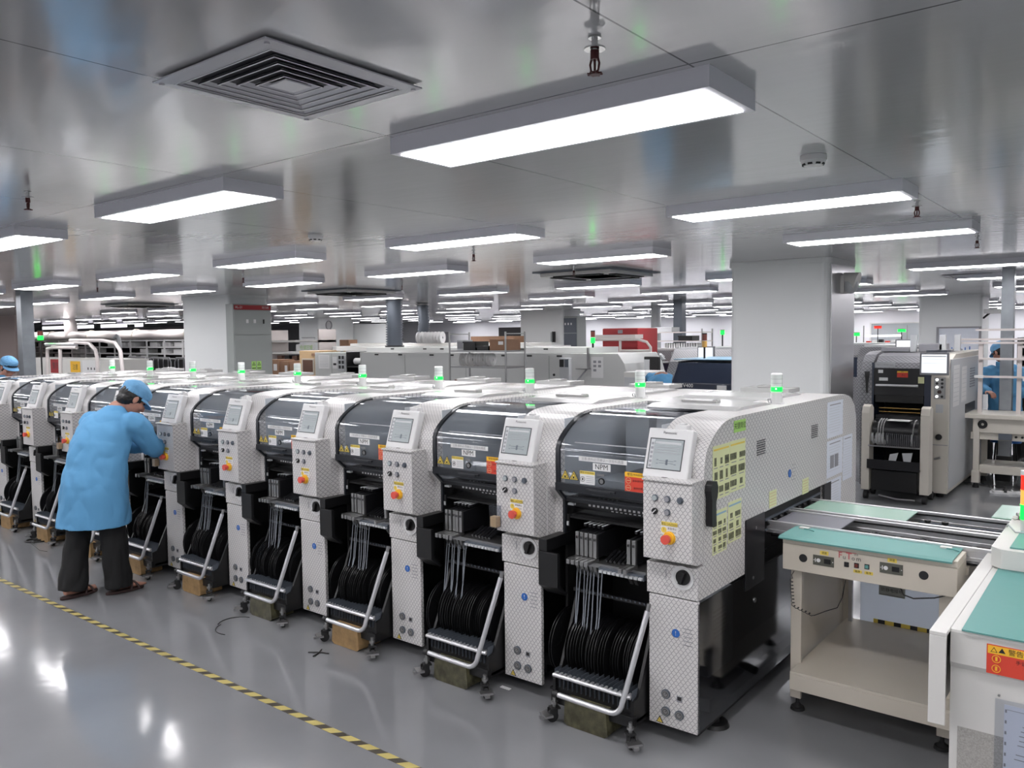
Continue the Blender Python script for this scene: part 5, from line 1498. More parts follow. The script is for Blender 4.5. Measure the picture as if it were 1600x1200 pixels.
bin_('flat black tray beside the cardboard box on the chrome rack', -5.78, -5.57, 5.24, 5.5, 1.61, 1.67)
t = T('instrument_box', 'small pale grey box at the left of the chrome rack top shelf', 'box', (-6.13, 5.4, 1.61)); P(t, 'case', B(-6.20, -6.08, 5.3, 5.5, 1.61, 1.75), 'pale_grey', .004); P(t, 'front', B(-6.19, -6.09, 5.295, 5.3, 1.63, 1.73), 'print_grey')
bin_('grey crumpled crate low on the chrome rack at the right', -5.68, -5.35, 5.22, 5.56, 1.00, 1.16, 'black_satin')
carton('dark cardboard sheet box low on the chrome rack at the left', -6.20, -5.74, 5.24, 5.56, 1.00, 1.20, 'cardboard_dark')
# --- loader cabinets left of the oven
t = T('control_cabinet', 'beige cabinet with a dark window left of the reflow oven', 'cabinet', (-11.6, 7.2, 0))
P(t, 'cabinet_body', B(-11.92, -11.33, 6.9, 7.6, 0, 1.55), 'tan_plastic', .01); P(t, 'window_frame', B(-11.83, -11.44, 6.885, 6.90, 1.08, 1.40), 'cream', .004); P(t, 'window_pane', B(-11.79, -11.48, 6.88, 6.886, 1.12, 1.37), 'cardboard_dark'); P(t, 'nameplate', B(-11.52, -11.40, 6.89, 6.90, 1.45, 1.50), 'cardboard')
t = T('control_cabinet', 'grey control cabinet with paper sheets and small gauges beside the beige one', 'cabinet', (-10.8, 7.2, 0))
P(t, 'cabinet_body', B(-11.30, -10.33, 6.8, 7.6, 0, 1.52), 'grey_enamel', .008); P(t, 'door_seam', B(-10.80, -10.79, 6.797, 6.80, .1, 1.5), 'cabinet_green_grey')
p = Plate(.32, .26, 0); [p.rect(0, .10 - .03 * k, .26, .004, 1) for k in range(7)]; sheet(t, p, 'paper_sheet', ['label_white', 'print_grey'], FRONT(-11.02, 6.797, 1.34))
p = Plate(.13, .22, 0); p.rect(0, -.03, .09, .04, 1); sheet(t, p, 'paper_sheet', ['label_white', 'ink'], FRONT(-10.70, 6.797, 1.33))
q = P(t, 'gauge_panel', B(-10.60, -10.40, 6.785, 6.80, 1.17, 1.47), 'pale_grey')
for k in range(6): P(t, 'gauge', B(-10.57 + .09 * (k % 2), -10.51 + .09 * (k % 2), 6.78, 6.785, 1.40 - .09 * (k // 2), 1.46 - .09 * (k // 2)), 'ink', 0, None, q)
t = T('open_shelf', 'narrow dark open shelf unit at the left end of the reflow oven', 'shelf', (-10.05, 7.2, 0))
P(t, 'frame', bxs(MB(), (-10.31, -10.29, 6.75, 7.6, 0, 1.53), (-9.80, -9.78, 6.75, 7.6, 0, 1.53), (-10.31, -9.78, 7.58, 7.6, 0, 1.53), (-10.31, -9.78, 6.75, 7.6, 1.25, 1.27), (-10.31, -9.78, 6.75, 7.6, .9, .92)), 'black'); 
P(t, 'paper_roll', MB().cyl((-10.22, 6.9, 1.36), (-9.92, 6.9, 1.36), .06), 'label_white')
t = T('overhead_rail', 'white horizontal guard rail above the loader cabinets', 'rail', (-10.6, 7.3, 1.5)); P(t, 'beam', B(-11.2, -9.9, 7.25, 7.45, 1.54, 1.62), 'off_white', .01); P(t, 'leg', B(-11.15, -11.1, 7.3, 7.35, 1.2, 1.56), 'off_white'); P(t, 'leg', B(-10.0, -9.95, 7.3, 7.35, 1.2, 1.56), 'off_white')
# cardboard boxes and shelf seen between the left column and the far column
for k, (x0, x1) in enumerate(((-13.15, -12.75), (-12.70, -12.42), (-12.38, -12.02))):
    carton('brown cardboard box, %s of the row beside the electrical cabinet' % ('left', 'middle', 'right')[k], x0, x1, 7.0, 7.4, .90, 1.36 - .03 * k)
t = T('packing_table', 'low table under the brown cardboard boxes', 'table', (-12.6, 7.2, 0)); P(t, 'top', B(-13.3, -11.95, 6.9, 7.6, .86, .90), 'off_white')
for x in (-13.25, -12.0):
    for y in (6.95, 7.55): P(t, 'leg', B(x - .02, x + .02, y - .02, y + .02, 0, .86), 'steel')
t = T('shelf_unit', 'white shelf unit with a green and white sign between the columns', 'shelf', (-14.6, 9, 0))
for z in (1.18, 1.42, 1.70): P(t, 'shelf_board', B(-15.6, -13.7, 8.8, 9.3, z, z + .05), 'off_white')
for x in (-15.6, -13.75): P(t, 'upright', B(x, x + .05, 8.8, 9.3, 0, 2.0), 'pipe_white')
p = Plate(.62, .17, 0); p.text('仓储区域', .08, 0, .12, 1, 2, True); sheet(t, p, 'sign_board', ['label_white', 'sticker_green'], FRONT(-14.25, 8.79, 1.57))
for k in range(5): P(t, 'stored_item', B(-15.4 + k * .3, -15.22 + k * .3, 8.85, 9.1, 1.23, 1.38), 'black_satin' if k % 2 else 'cardboard_dark')
t = T('wall_clock', 'round white clock on the far left-hand column', 'clock', (-21.793, 15.65, 2.1))
# far column furniture
o = t.location
P(t, 'rim', MB().ring((o.x, 15.62, 2.246), (0, 1, 0), .16, .14, .05, 28), 'print_grey'); P(t, 'dial', MB().cyl((o.x, 15.61, 2.246), (o.x, 15.64, 2.246), .14, n=28), 'white_plastic')
t = T('whiteboard', 'white notice board on the far column left of the beige cabinet', 'whiteboard', (-23.045, 15.6, 1.5))
xw = t.location.x; P(t, 'board', B(xw - .38, xw + .34, 15.67, 15.70, 1.281, 1.800), 'label_white'); P(t, 'frame_rail', B(xw - .40, xw + .36, 15.66, 15.70, 1.800, 1.823), 'steel')
struct('door_1', B(-23.348, -22.596, 17.4, 17.5, 0, 2.3), 'cardboard_dark')
struct('wall_divider', B(-22.596, -20.640, 17.4, 17.5, 0, 2.3), 'column_panel')
carton('brown cardboard box against the far brown door', -21.444, -20.955, 15.8, 16.2, 0, 1.717, 'cardboard')

# --- middle distance, right of the oven
t = T('supply_cabinet', 'red cloth-covered cabinet behind the right end of the reflow oven', 'cabinet', (-5.76, 9.4, 0))
P(t, 'cabinet_body', B(-6.12, -5.41, 9.0, 9.7, .1, 1.91), 'red_cloth', .02); P(t, 'label_plate', B(-5.80, -5.71, 8.99, 9.0, 1.82, 1.88), 'print_grey')
for z in (1.58, 1.72, 1.40): P(t, 'fold', B(-6.12, -5.41, 8.985, 9.0, z, z + .012), 'red_cloth')
for x in (-6.0, -5.5): P(t, 'caster', MB().cyl((x, 9.1, .05), (x + .04, 9.1, .05), .05), 'rubber')
def tubeframe(label, loops, posts, loc, mt='pipe_white', r=.022, group=None):
    t = T('tube_frame', label, 'frame', loc, group)
    for pts in loops: P(t, 'tube_loop', MB().tube(pts, r, 10), mt)
    for a, b in posts: P(t, 'tube_post', MB().cyl(a, b, r, n=10), mt)
    return t
y = 8.2
X = lambda px, py, yy=8.2: 0
t = tubeframe('white tubular frame in front of the red cabinet', [[(-5.75, y, 1.72), (-5.2, y, 1.72), (-4.95, y, 1.72), (-4.80, y, 1.68), (-4.73, y, 1.60), (-4.72, y, 1.15)], [(-5.28, y, 1.54), (-4.72, y, 1.54)]], [((-5.28, y, 1.70), (-5.28, y, 1.15))], (-5.2, y, 0))
P(t, 'top_panel', B(-5.75, -5.0, y - .01, y + .25, 1.735, 1.80), 'pipe_white', .004)
for x in (-5.28, -4.72): P(t, 'tube_post', MB().cyl((x, y, 0), (x, y, 1.2), .022, n=10), 'pipe_white')
t = T('display_monitor', 'black monitor turned sideways at the right end of the reflow oven', 'monitor', (-4.0, 6.9, 0))
P(t, 'casing', MB().box(-4.12, -3.90, 6.9, 6.98, 1.16, 1.49, 0), 'black', .01); P(t, 'screen', B(-4.115, -4.03, 6.893, 6.90, 1.20, 1.45), 'pale_grey'); P(t, 'stand', MB().cyl((-4.0, 6.94, 0), (-4.0, 6.94, 1.2), .03), 'black')
# navy machine
t = T('printing_machine', 'navy blue machine with chain-patterned grey end beside the big column', 'machine', (-2.9, 6.9, 0))
m = MB(); m.prism([(6.0, .08), (6.0, 1.20), (6.18, 1.44), (7.6, 1.46), (7.6, .08)], 'x', -3.22, -2.0); P(t, 'housing', m, 'navy', .01)
m = MB(); m.prism([(6.02, .08), (6.02, 1.22), (6.17, 1.455), (7.6, 1.475), (7.6, .08)], 'x', -3.34, -3.22); P(t, 'end_panel', m, 'hex_grey', .006)
P(t, 'plastic_cover', B(-3.3, -2.1, 6.2, 7.3, 1.475, 1.487), 'sheet_blue', .004)
p = Plate(.001, .001, 0); p.text('YV400', 0, .0, .065, 1, 2, True); sheet(t, p, 'lettering', ['navy', 'label_white'], FRONT(-3.02, 5.999, 1.235 - .07))
p = Plate(.13, .085, 0); [p.rect(-.045 + .022 * k, 0, .006, .07, 1) for k in range(5)]; sheet(t, p, 'barcode_label', ['print_grey', 'navy'], FRONT(-3.08, 5.999, 1.06))
P(t, 'window_recess', B(-3.15, -2.3, 5.995, 6.0, .75, 1.0), 'black'); P(t, 'notice', B(-2.62, -2.50, 5.99, 6.0, 1.13, 1.18), 'label_white')
for x in (-3.2, -2.1):
    for y in (6.1, 7.5): P(t, 'foot', MB().cyl((x, y, 0), (x, y, .08), .04), 'rubber')
signal('amber and red signal light standing on the navy machine', -3.02, 6.5, 1.487, 1.80, ['amber', 'red_off'])
t = T('side_console', 'small pale grey console next to the navy machine', 'cabinet', (-3.75, 6.2, 0)); P(t, 'cabinet_body', B(-3.92, -3.62, 6.0, 6.6, 0, 1.32), 'off_white', .02); P(t, 'panel', B(-3.90, -3.70, 5.99, 6.0, 1.0, 1.25), 'pale_grey'); P(t, 'round_knob', MB().cyl((-3.60, 6.0, 1.22), (-3.60, 5.95, 1.22), .035), 'duct_dark')
# second row of grey machines
def grey_machine(label, x0, x1, y0, y1, h, mon=None):
    t = T('grey_machine', label, 'machine', ((x0 + x1) / 2, y0, 0))
    m = MB(); m.prism([(y0, .08), (y0, h - .2), (y0 + .15, h), (y1, h), (y1, .08)], 'x', x0, x1); P(t, 'housing', m, 'hex_grey', .01)
    P(t, 'window', B(x0 + .12, x1 - .12, y0 - .006, y0, h - .62, h - .24), 'navy'); P(t, 'top_panel', B(x0 + .05, x1 - .05, y0 + .2, y1 - .05, h, h + .03), 'pale_grey')
    for x in (x0 + .1, x1 - .1): P(t, 'foot', MB().cyl((x, y0 + .1, 0), (x, y0 + .1, .08), .04), 'rubber')
    if mon:
        a, b, z0, z1 = mon; mo = P(t, 'monitor', B(a, b, y0 - .10, y0 - .05, z0, z1), 'print_grey', .006); P(t, 'screen', B(a + .02, b - .02, y0 - .103, y0 - .10, z0 + .02, z1 - .02), 'screen_white', 0, None, mo)
    return t
grey_machine('grey machine with white monitor behind the navy machine', -4.75, -3.3, 8.9, 10.2, 1.55, (-4.22, -3.94, 1.36, 1.60))
grey_machine('low grey machine left of the one with the white monitor', -6.2, -4.95, 10.2, 11.2, 1.50)
t = T('parts_trolley', 'trolley with clear bags of parts between the red cabinet and the grey machine', 'trolley', (-5.0, 9.4, 0))
for z in (.4, 1.0, 1.32): P(t, 'shelf_board', B(-5.3, -4.8, 8.6, 9.1, z, z + .02), 'steel')
for x in (-5.3, -4.82):
    for y in (8.6, 9.08): P(t, 'post', B(x, x + .02, y, y + .02, 0, 1.5), 'steel')
for k, (x, z, r, mt) in enumerate(((-5.15, 1.42, .10, 'print_grey'), (-4.97, 1.40, .09, 'pale_grey'), (-5.1, 1.08, .07, 'black_satin'))):
    t2 = fuse(MB().ball((0, 0, 0), (r * 1.4, r * 1.2, r)), .012, 2, .04, 18, k); o = addmesh('plastic_bag', t2, [mt], None); o.location = (x, 8.85, z); tag(o, ('grey crumpled', 'pale', 'dark')[k] + ' plastic bag on the trolley right of the red cabinet', 'bag')
# shelf of trays on the far right of the middle
t = T('tray_rack', 'pale wire rack full of white trays beyond the red cabinet', 'rack', (-6.3, 12.2, 0))
for z in (1.25, 1.48, 1.66, 1.84): P(t, 'shelf_board', B(-6.95, -5.65, 12, 12.5, z - .02, z), 'pipe_white')
for x in (-6.95, -5.67):
    for y in (12.0, 12.48): P(t, 'post', B(x, x + .025, y, y + .02, 0, 1.9), 'steel')
for k in range(14): tag(obj('white_tray', B(-.025, .025, 0, .4, 0, .13), 'label_white', None, 0, None, (-6.35 + .05 * k * .9, 12.03, 1.66)), 'thin white tray upright on the pale wire rack', 'tray', 'white trays on the pale wire rack') if 0 else None
tr0 = obj('white_tray', B(-.015, .015, 0, .4, 0, .13), 'label_white'); tr0.location = (-6.5, 12.03, 1.48); tag(tr0, 'thin white tray standing upright on the pale wire rack', 'tray', 'white trays on the pale wire rack')
for k in range(1, 14):
    c = tr0.copy(); C.objects.link(c); c.location = (-6.5 + .055 * k, 12.03, 1.48)
bin_('black bin above the white trays on the pale wire rack', -6.2, -5.9, 12.05, 12.4, 1.66, 1.76)
bin_('clear grey crate on top of the pale wire rack', -6.8, -6.35, 12.05, 12.4, 1.84, 1.94, 'pale_grey')
signal('green-topped signal light by the far right end of the pale wire rack', -5.35, 12.3, 0, 1.86, ['green_lit'], r=.04)
# aluminium ducts and posts to the ceiling in the middle
t = T('vertical_pipe', 'dark square post reaching the ceiling above the navy machine', 'post', (-6.600, 12.9, 0)); x = t.location.x
P(t, 'post_body', B(x - .10, x + .10, 12.8, 13.0, 0, 2.53), 'duct_dark'); P(t, 'base_plate', B(x - .15, x + .15, 12.75, 13.05, 0, .02), 'duct_dark')
t = T('vertical_pipe', 'round grey pipe to the ceiling left of the dark square post', 'pipe', (-8.850, 16, 0)); x = t.location.x
P(t, 'pipe_body', MB().cyl((x, 16, 0), (x, 16, 2.53), .13, n=20), 'pale_grey'); P(t, 'flange', MB().ring((x, 16, 1.9), (0, 0, 1), .16, .12, .03), 'steel')
# far column cabinet
x = -11.470
t = T('electrical_cabinet', 'grey electrical cabinet on the right side of the distant middle column', 'cabinet', (x, 15.9, 0))
P(t, 'cabinet_body', B(x - .20, x + .29, 15.75, 16.2, 0, 2.326), 'cabinet_green_grey', .006); P(t, 'door', B(x - .26, x + .27, 15.74, 15.75, .1, 1.843), 'duct_dark')
P(t, 'door', B(x - .26, x + .27, 15.74, 15.75, 1.860, 2.273), 'duct_dark')
for k in range(3): P(t, 'meter', B(x - .12 + .10 * k, x - .08 + .10 * k, 15.73, 15.74, 2.08, 2.14), 'label_white')
t = T('wall_phone', 'small dark phone on the distant middle column', 'phone', (x - .40, 15.6, 1.8)); P(t, 'body', B(x - .44, x - .36, 15.55, 15.62, 1.6, 1.9), 'black'); P(t, 'handset', B(x - .45, x - .41, 15.5, 15.55, 1.62, 1.88), 'cabinet_green_grey')
struct('door_2', B(-17.510, -16.406, 20, 20.1, 0, 2.1), 'void')
struct('window_1', B(-27.599, -26.438, 26.9, 27.0, 1.164, 2.010), 'print_grey')
carton('cardboard box on the far side of the oven by the dark doorway', -13.6, -12.05, 14, 14.5, 1.2, 1.79)
t = T('storage_stand', 'low stand under the far cardboard box', 'stand', (-12.8, 14.2, 0)); P(t, 'top', B(-13.8, -11.9, 13.9, 14.6, 1.16, 1.20), 'off_white'); P(t, 'body', B(-13.7, -12.0, 14, 14.5, 0, 1.16), 'off_white')
# reels standing on the further oven
w0 = dup(wr, (-11.0, 9.35, 1.66 + .12), .25, 'white reel stacked on the further oven right of the curved duct', 'white reels on the further oven'); w0.scale = (1.4, 1.4, 1.4)
for k in range(1, 8): q = dup(wr, (-11.0 + .10 * k, 9.35, 1.66 + .12), .25, 'white reel stacked on the further oven right of the curved duct', 'white reels on the further oven'); q.scale = (1.4, 1.4, 1.4)

# ================================================================ far left bay
x = -11.552
t = T('ceiling_post', 'square aluminium post at the far left reaching the ceiling', 'post', (x, 1.75, 0))
P(t, 'post_body', B(x - .085, x + .085, 1.68, 1.85, 0, 2.53), 'galvanised', .004); P(t, 'base_plate', B(x - .14, x + .14, 1.62, 1.9, 0, .02), 'steel')
t = T('conduit', 'thin white conduit beside the aluminium post', 'pipe', (x - .16, 1.75, 0)); P(t, 'pipe_body', MB().cyl((x - .12, 1.75, 0), (x - .12, 1.75, 2.53), .018), 'pipe_white'); P(t, 'coupling', MB().cyl((x - .12, 1.75, 2.05), (x - .12, 1.75, 2.13), .026), 'pipe_white')
yy = 3.4
t = tubeframe('white tubular hoop frame of a cart at the far left', [[(-14.994, yy, .9), (-14.955, 3.400, 1.474), (-14.936, 3.400, 1.656), (-14.653, 3.400, 1.680), (-13.694, 3.400, 1.680)], [(-14.706, 3.400, 1.704), (-13.685, 3.400, 1.772), (-13.186, 3.400, 1.748), (-12.978, 3.400, 1.636), (-12.919, 3.400, 1.491), (-12.926, yy, .9)], [(-13.940, 3.400, 1.808), (-12.702, 3.400, 1.802), (-12.246, 3.400, 1.756), (-12.078, 3.400, 1.627), (-11.961, yy, .9)]],
    [((-14.436, yy, .9), (-14.381, 3.400, 1.656))], (-13.746, yy, 0), 'pipe_white', .032)
P(t, 'cart_base', B(-14.994 - .05, -11.961 + .05, yy - .1, yy + .4, .6, .92), 'off_white'); P(t, 'wheel_frame', B(-14.994, -11.961, yy, yy + .3, .0, .6), 'steel')
P(t, 'tray_lamp', MB().cyl((-14.983, 3.400, 1.740), (-13.739, 3.400, 1.738), .035, n=10), 'alu_bright')
signal('red and green lit signal light above the hoop frame at the far left', -14.968, 3.3, .93, 1.994, ['green_lit', 'red_off'], r=.05)
t = T('white_cabinet', 'long white cabinet with red, yellow and printed signs at the far left', 'cabinet', (-16.8, 4.8, 0))
P(t, 'cabinet_body', B(-19.2, -14.6, 4.5, 5.2, 0, 1.42), 'off_white', .01)
def sg(px, py, w, h, mats, txt=None):
    p = Plate(w, h, 0)
    if txt: p.text(txt, 0, 0, h * .5, 1)
    sheet(t, p, 'sign', mats, FRONT(on_x, 4.497, on_z))
on_x, on_z = -17.308, 1.253; sg(0, 0, .50, .30, ['red_cloth', 'ink'], '警示')
on_x, on_z = -16.344, 1.240; sg(0, 0, .46, .26, ['yellow', 'ink'], '注意')
on_x, on_z = -15.612, 1.225; sg(0, 0, .80, .34, ['label_white', 'ink'], '▪ ▪ ▪')
P(t, 'foot_rail', B(-19.1, -14.7, 4.55, 5.1, -.0, .03), 'black')
# black trolleys in front of the shelving
tr = None
for k in range(5):
    x = -17.151 + .3 + 1.0 * k
    if tr is None:
        t = thing('mesh_trolley', 'black mesh-sided trolley before the white shelving at the left', 'trolley', (x, 5.6, 0), 0, 'black trolleys before the shelving'); tr = t
        obj('bin_body', B(-.42, .42, 0, .6, .25, 1.40), 'black_matte', t, .04)
        for q in range(4): obj('upright_bar', MB().cyl((-.30 + .2 * q, -.02, .3), (-.30 + .2 * q, -.02, 1.40), .010, n=8), 'print_grey', t)
        obj('handle_loop', MB().tube([(-.42, -.03, .3), (-.42, -.03, 1.34), (-.36, -.03, 1.43), (.36, -.03, 1.43), (.42, -.03, 1.34), (.42, -.03, .3)], .014, 8), 'print_grey', t)
        for q in (-.35, .35): obj('caster', MB().cyl((q, .1, .06), (q + .05, .1, .06), .06), 'rubber', t)
    else: dup(tr, (x, 5.6, 0), 0)
# tall shelving with white fronts
t = T('storage_shelving', 'long white shelving with black gaps in the far left bay', 'shelving', (-23, 8.3, 0))
sx0, sx1 = -33.0, -18.2
for z in (.95, 1.22, 1.40, 1.58, 1.76): P(t, 'shelf_board', B(sx0, sx1, 8.0, 8.8, z, z + .035), 'label_white')
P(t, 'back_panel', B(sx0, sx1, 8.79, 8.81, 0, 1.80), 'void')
random.seed(3)
for k in range(17): x = sx0 + k * (sx1 - sx0 - .06) / 16; P(t, 'upright', B(x, x + .06, 7.98, 8.0, 0, 1.80), 'label_white')
random.seed(8)
unit = None; lab = 'white boxed unit standing on the far left shelving'
for zz, hh in ((.985, .2), (1.255, .12), (1.435, .12), (1.615, .12)):
    for k in range(24):
        if random.random() < .42: continue
        x = sx0 + .3 + k * .61 + random.uniform(-.05, .05)
        if unit is None:
            unit = obj('boxed_unit', B(-.2, .2, 0, .3, 0, .12), 'label_white', None, .008); tag(unit, lab, 'box', 'boxed units on the far left shelving'); unit.location = (x, 8.1, zz)
        else:
            c = unit.copy(); C.objects.link(c); c.location = (x, 8.1, zz)
# white ventilation pipe along the bay
t = T('ventilation_pipe', 'thick white horizontal pipe with a riser in the far left bay', 'pipe', (-24, 9.2, 2.0))
P(t, 'main_pipe', MB().cyl((-34, 9.2, 1.96), (-18.5, 9.2, 1.92), .17, n=24), 'pipe_white'); xr = -27.530
P(t, 'riser_pipe', MB().cyl((xr, 9.2, 1.95), (xr, 9.2, 2.53), .20, n=24), 'pipe_white')
for k in range(5): P(t, 'joint_ring', MB().ring((-32 + k * 3, 9.2, 1.955), (1, 0, .003), .182, .165, .05, 24), 'cream')
t = T('return_pipe', 'bent grey pipe elbow in front of the white ventilation pipe', 'pipe', (-20.631, 7.5, 0)); x = t.location.x
P(t, 'pipe_body', MB().tube([(x - .25, 7.5, 1.86), (x - .12, 7.5, 1.92), (x, 7.5, 1.86), (x + .04, 7.5, 1.7), (x + .04, 7.5, 1.0)], .05, 10), 'pale_grey'); P(t, 'support', B(x + .02, x + .06, 7.5, 7.54, 0, 1.0), 'steel')
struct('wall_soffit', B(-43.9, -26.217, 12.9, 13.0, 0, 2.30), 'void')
for k in range(5):
    x = -42.0 + k * 2.9
    struct('window_%d' % (k + 2), B(x, x + (2.2 if k != 4 else .6), 12.86, 12.9, 2.32, 2.46), 'daylight_pane') if k in (1, 2, 3, 4) else None

# ================================================================ right-hand side behind the conveyor
t = T('grey_placement_machine', 'grey placement machine facing the camera on the right with a monitor on top', 'machine', (-.65, 6.45, 0))
m = MB(); m.prism([(6.45, 1.10), (6.45, 1.33), (6.52, 1.46), (6.62, 1.53), (6.80, 1.56), (8.6, 1.57), (8.6, .06), (7.0, .06), (7.0, 1.10)], 'x', -.955, -.44); P(t, 'hood', m, 'hex_grey', .006)
m = MB(); m.prism([(6.44, .08), (6.44, 1.33), (6.51, 1.47), (6.62, 1.545), (6.80, 1.575), (8.6, 1.58), (8.6, .08)], 'x', -1.095, -.975); lp = P(t, 'left_column', m, 'hex_grey', .008)
m = MB(); m.prism([(6.44, .06), (6.44, 1.30), (6.50, 1.38), (6.62, 1.50), (6.80, 1.55), (8.6, 1.56), (8.6, .06)], 'x', -.375, -.205); rp = P(t, 'right_column', m, 'cream_worn', .008)
P(t, 'side_cladding', B(-.205, -.196, 6.50, 8.58, .10, 1.50), 'pale_grey', .003)
for (a, b) in ((-.975, -.955), (-.44, -.375)): P(t, 'blue_edge', B(a, b, 6.435, 6.9, .10, 1.46), 'navy')
m = MB(); m.prism([(-1.05, 1.36), (-1.00, 1.36), (-1.012, 1.24), (-1.018, 1.12), (-1.032, 1.12), (-1.038, 1.24)], 'y', 6.42, 6.44); P(t, 'crank_handle', m, 'black')
P(t, 'visor', B(-.955, -.44, 6.44, 6.47, 1.10, 1.40), 'black_satin', .004); P(t, 'visor_handle', MB().cyl((-.93, 6.42, 1.21), (-.50, 6.42, 1.21), .014), 'alu_bright'); P(t, 'lower_visor', B(-.94, -.45, 6.45, 6.48, 1.02, 1.10), 'black')
p = Plate(.21, .058, 0); p.text('NO.2 WAF Smt', 0, 0, .026, 1); sheet(t, p, 'nameplate', ['pale_grey', 'print_grey'], FRONT(-.84, 6.438, 1.345 + .09))
p = Plate(.11, .07, 0); p.rect(0, .026, .11, .018, 1); p.text('警告', 0, .026, .014, 2); p.text('禁止', .01, -.01, .02, 2); sheet(t, p, 'warning_sign', ['red', 'yellow', 'ink'], FRONT(-.66, 6.437, 1.335))
for (a, z, w) in ((-.91, 1.345, .05), (-.90, 1.26, .09)): P(t, 'paper_label', B(a, a + w, 6.436, 6.44, z, z + .035), 'label_white')
P(t, 'hanging_note', B(-.50, -.44, 6.42, 6.425, 1.24, 1.31), 'sheet_yellow')
mo = P(t, 'monitor', MB().box(-.475, -.195, 6.36, 6.40, 1.335, 1.575, 0), 'print_grey', .008); P(t, 'screen', B(-.455, -.215, 6.356, 6.36, 1.36, 1.555), 'screen_white', 0, None, mo)
for z, hh in ((1.53, .01), (1.505, .004), (1.46, .003)): P(t, 'screen_row', B(-.45, -.22, 6.354, 6.356, z, z + hh), 'pale_grey', 0, None, mo)
P(t, 'monitor_bar', B(-.42, -.22, 6.40, 6.60, 1.575, 1.60), 'duct_dark')
q = P(t, 'button_panel', B(-.345, -.235, 6.425, 6.44, 1.08, 1.31), 'steel', .004)
for (x, z, mt) in ((-.315, 1.285, 'led_white'), (-.265, 1.285, 'ink'), (-.315, 1.245, 'ink'), (-.265, 1.245, 'ink'), (-.315, 1.205, 'led_white'), (-.265, 1.205, 'ink'), (-.290, 1.155, 'slipper_brown'), (-.315, 1.105, 'led_white'), (-.265, 1.105, 'ink')):
    P(t, 'push_button', MB().cyl((x, 6.412, z), (x, 6.425, z), .013 if mt != 'slipper_brown' else .02, n=12), mt, 0, None, q)
P(t, 'card_holder', B(-.325, -.255, 6.43, 6.44, .93, 1.02), 'pale_grey'); P(t, 'main_switch', MB().cyl((-.29, 6.42, .67), (-.29, 6.44, .67), .032), 'black'); P(t, 'door_seam', B(-.375, -.205, 6.436, 6.44, .58, .587), 'print_grey'); P(t, 'door_lever', MB().cyl((-.33, 6.43, .43), (-.27, 6.43, .45), .012), 'steel')
for y0, z0, w, h in ((6.62, .98, .35, .45), (7.10, 1.0, .30, .40)):
    p = Plate(w, h, 0); [p.rect(0, h * .4 - k * .05, w * .8, .006, 1) for k in range(8)]; sheet(t, p, 'paper_sheet', ['label_white', 'pale_grey'], SIDE(-.195, y0 + w / 2, z0 + h / 2))
P(t, 'vent_grille', bxs(MB(), *[(-.196, -.190, 7.62, 7.92, 1.14 + .03 * k, 1.155 + .03 * k) for k in range(8)]), 'print_grey'); P(t, 'port_opening', B(-.196, -.188, 7.35, 7.95, .86, .96), 'black')
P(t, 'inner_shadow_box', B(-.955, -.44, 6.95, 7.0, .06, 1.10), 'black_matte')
for k, (a, b, z) in enumerate(((-1.0, -.70, 1.62), (-.60, -.36, 1.66))):
    P(t, 'roof_box', B(a, b, 6.9, 7.3, 1.57, z), 'print_grey', .006)
for x, y in ((-.66, 6.9), (-.36, 6.9), (-.10 + -.2, 7.4)): P(t, 'roof_stub', B(x - .03, x + .03, y, y + .06, 1.57, 1.76), 'pale_grey')
for x in (-1.03, -.30):
    for y in (6.6, 8.4): P(t, 'foot', MB().cyl((x, y, 0), (x, y, .08), .04), 'rubber')
# its feeder trolley
t = T('feeder_trolley', 'black feeder trolley with white reels docked in the grey placement machine', 'trolley', (-.65, 6.2, 0))
for a, b in ((-.965, -.885), (-.385, -.300)):
    m = MB(); m.prism([(6.02, .10), (6.02, .93), (6.05, 1.0), (6.12, 1.02), (6.18, .98), (6.20, .10)], 'x', a, b); P(t, 'side_upright', m, 'cream_worn', .008)
P(t, 'lower_case', B(-.87, -.42, 6.06, 6.40, .10, .32), 'black', .006); P(t, 'tray', B(-.90, -.38, 6.00, 6.42, .34, .36), 'black'); P(t, 'tray_lip', B(-.90, -.38, 5.99, 6.0, .34, .44), 'black_satin')
P(t, 'reel_rail', B(-.90, -.38, 6.02, 6.04, .575, .59), 'steel'); P(t, 'drum', MB().cyl((-.87, 6.20, .73), (-.42, 6.20, .73), .13, n=24), 'black_satin'); P(t, 'feeder_bed', B(-.87, -.42, 6.20, 6.9, .86, .90), 'black_satin')
for k in range(17): P(t, 'slot_divider', B(-.72 + .020 * k, -.718 + .020 * k, 6.03, 6.12, .59, .72), 'print_grey')
for z in (.93, .97): P(t, 'feeder_rod', MB().cyl((-.86, 6.3, z), (-.45, 6.3, z), .006), 'brass')
m = MB(); m.prism([(-.68, .50), (-.60, .52), (-.63, .40), (-.70, .38)], 'y', 6.03, 6.05); P(t, 'chute', m, 'pale_grey'); m = MB(); m.prism([(-.56, .52), (-.46, .53), (-.48, .42), (-.54, .41)], 'y', 6.03, 6.05); P(t, 'chute', m, 'pale_grey')
P(t, 'tow_bar', MB().tube([(-.78, 6.0, .06), (-.6, 5.99, .035), (-.42, 5.99, .04)], .010, 8), 'steel')
P(t, 'white_cloth', MB().box(-.72, -.50, 6.05, 6.2, .855, .862, 0), 'label_white')
for x in (-.92, -.34):
    for y in (6.05, 6.35): P(t, 'caster', MB().cyl((x - .02, y, .045), (x + .02, y, .045), .045), 'rubber')
lab = 'white reel standing in the feeder trolley of the grey machine'; g = 'white reels in the feeder trolley'
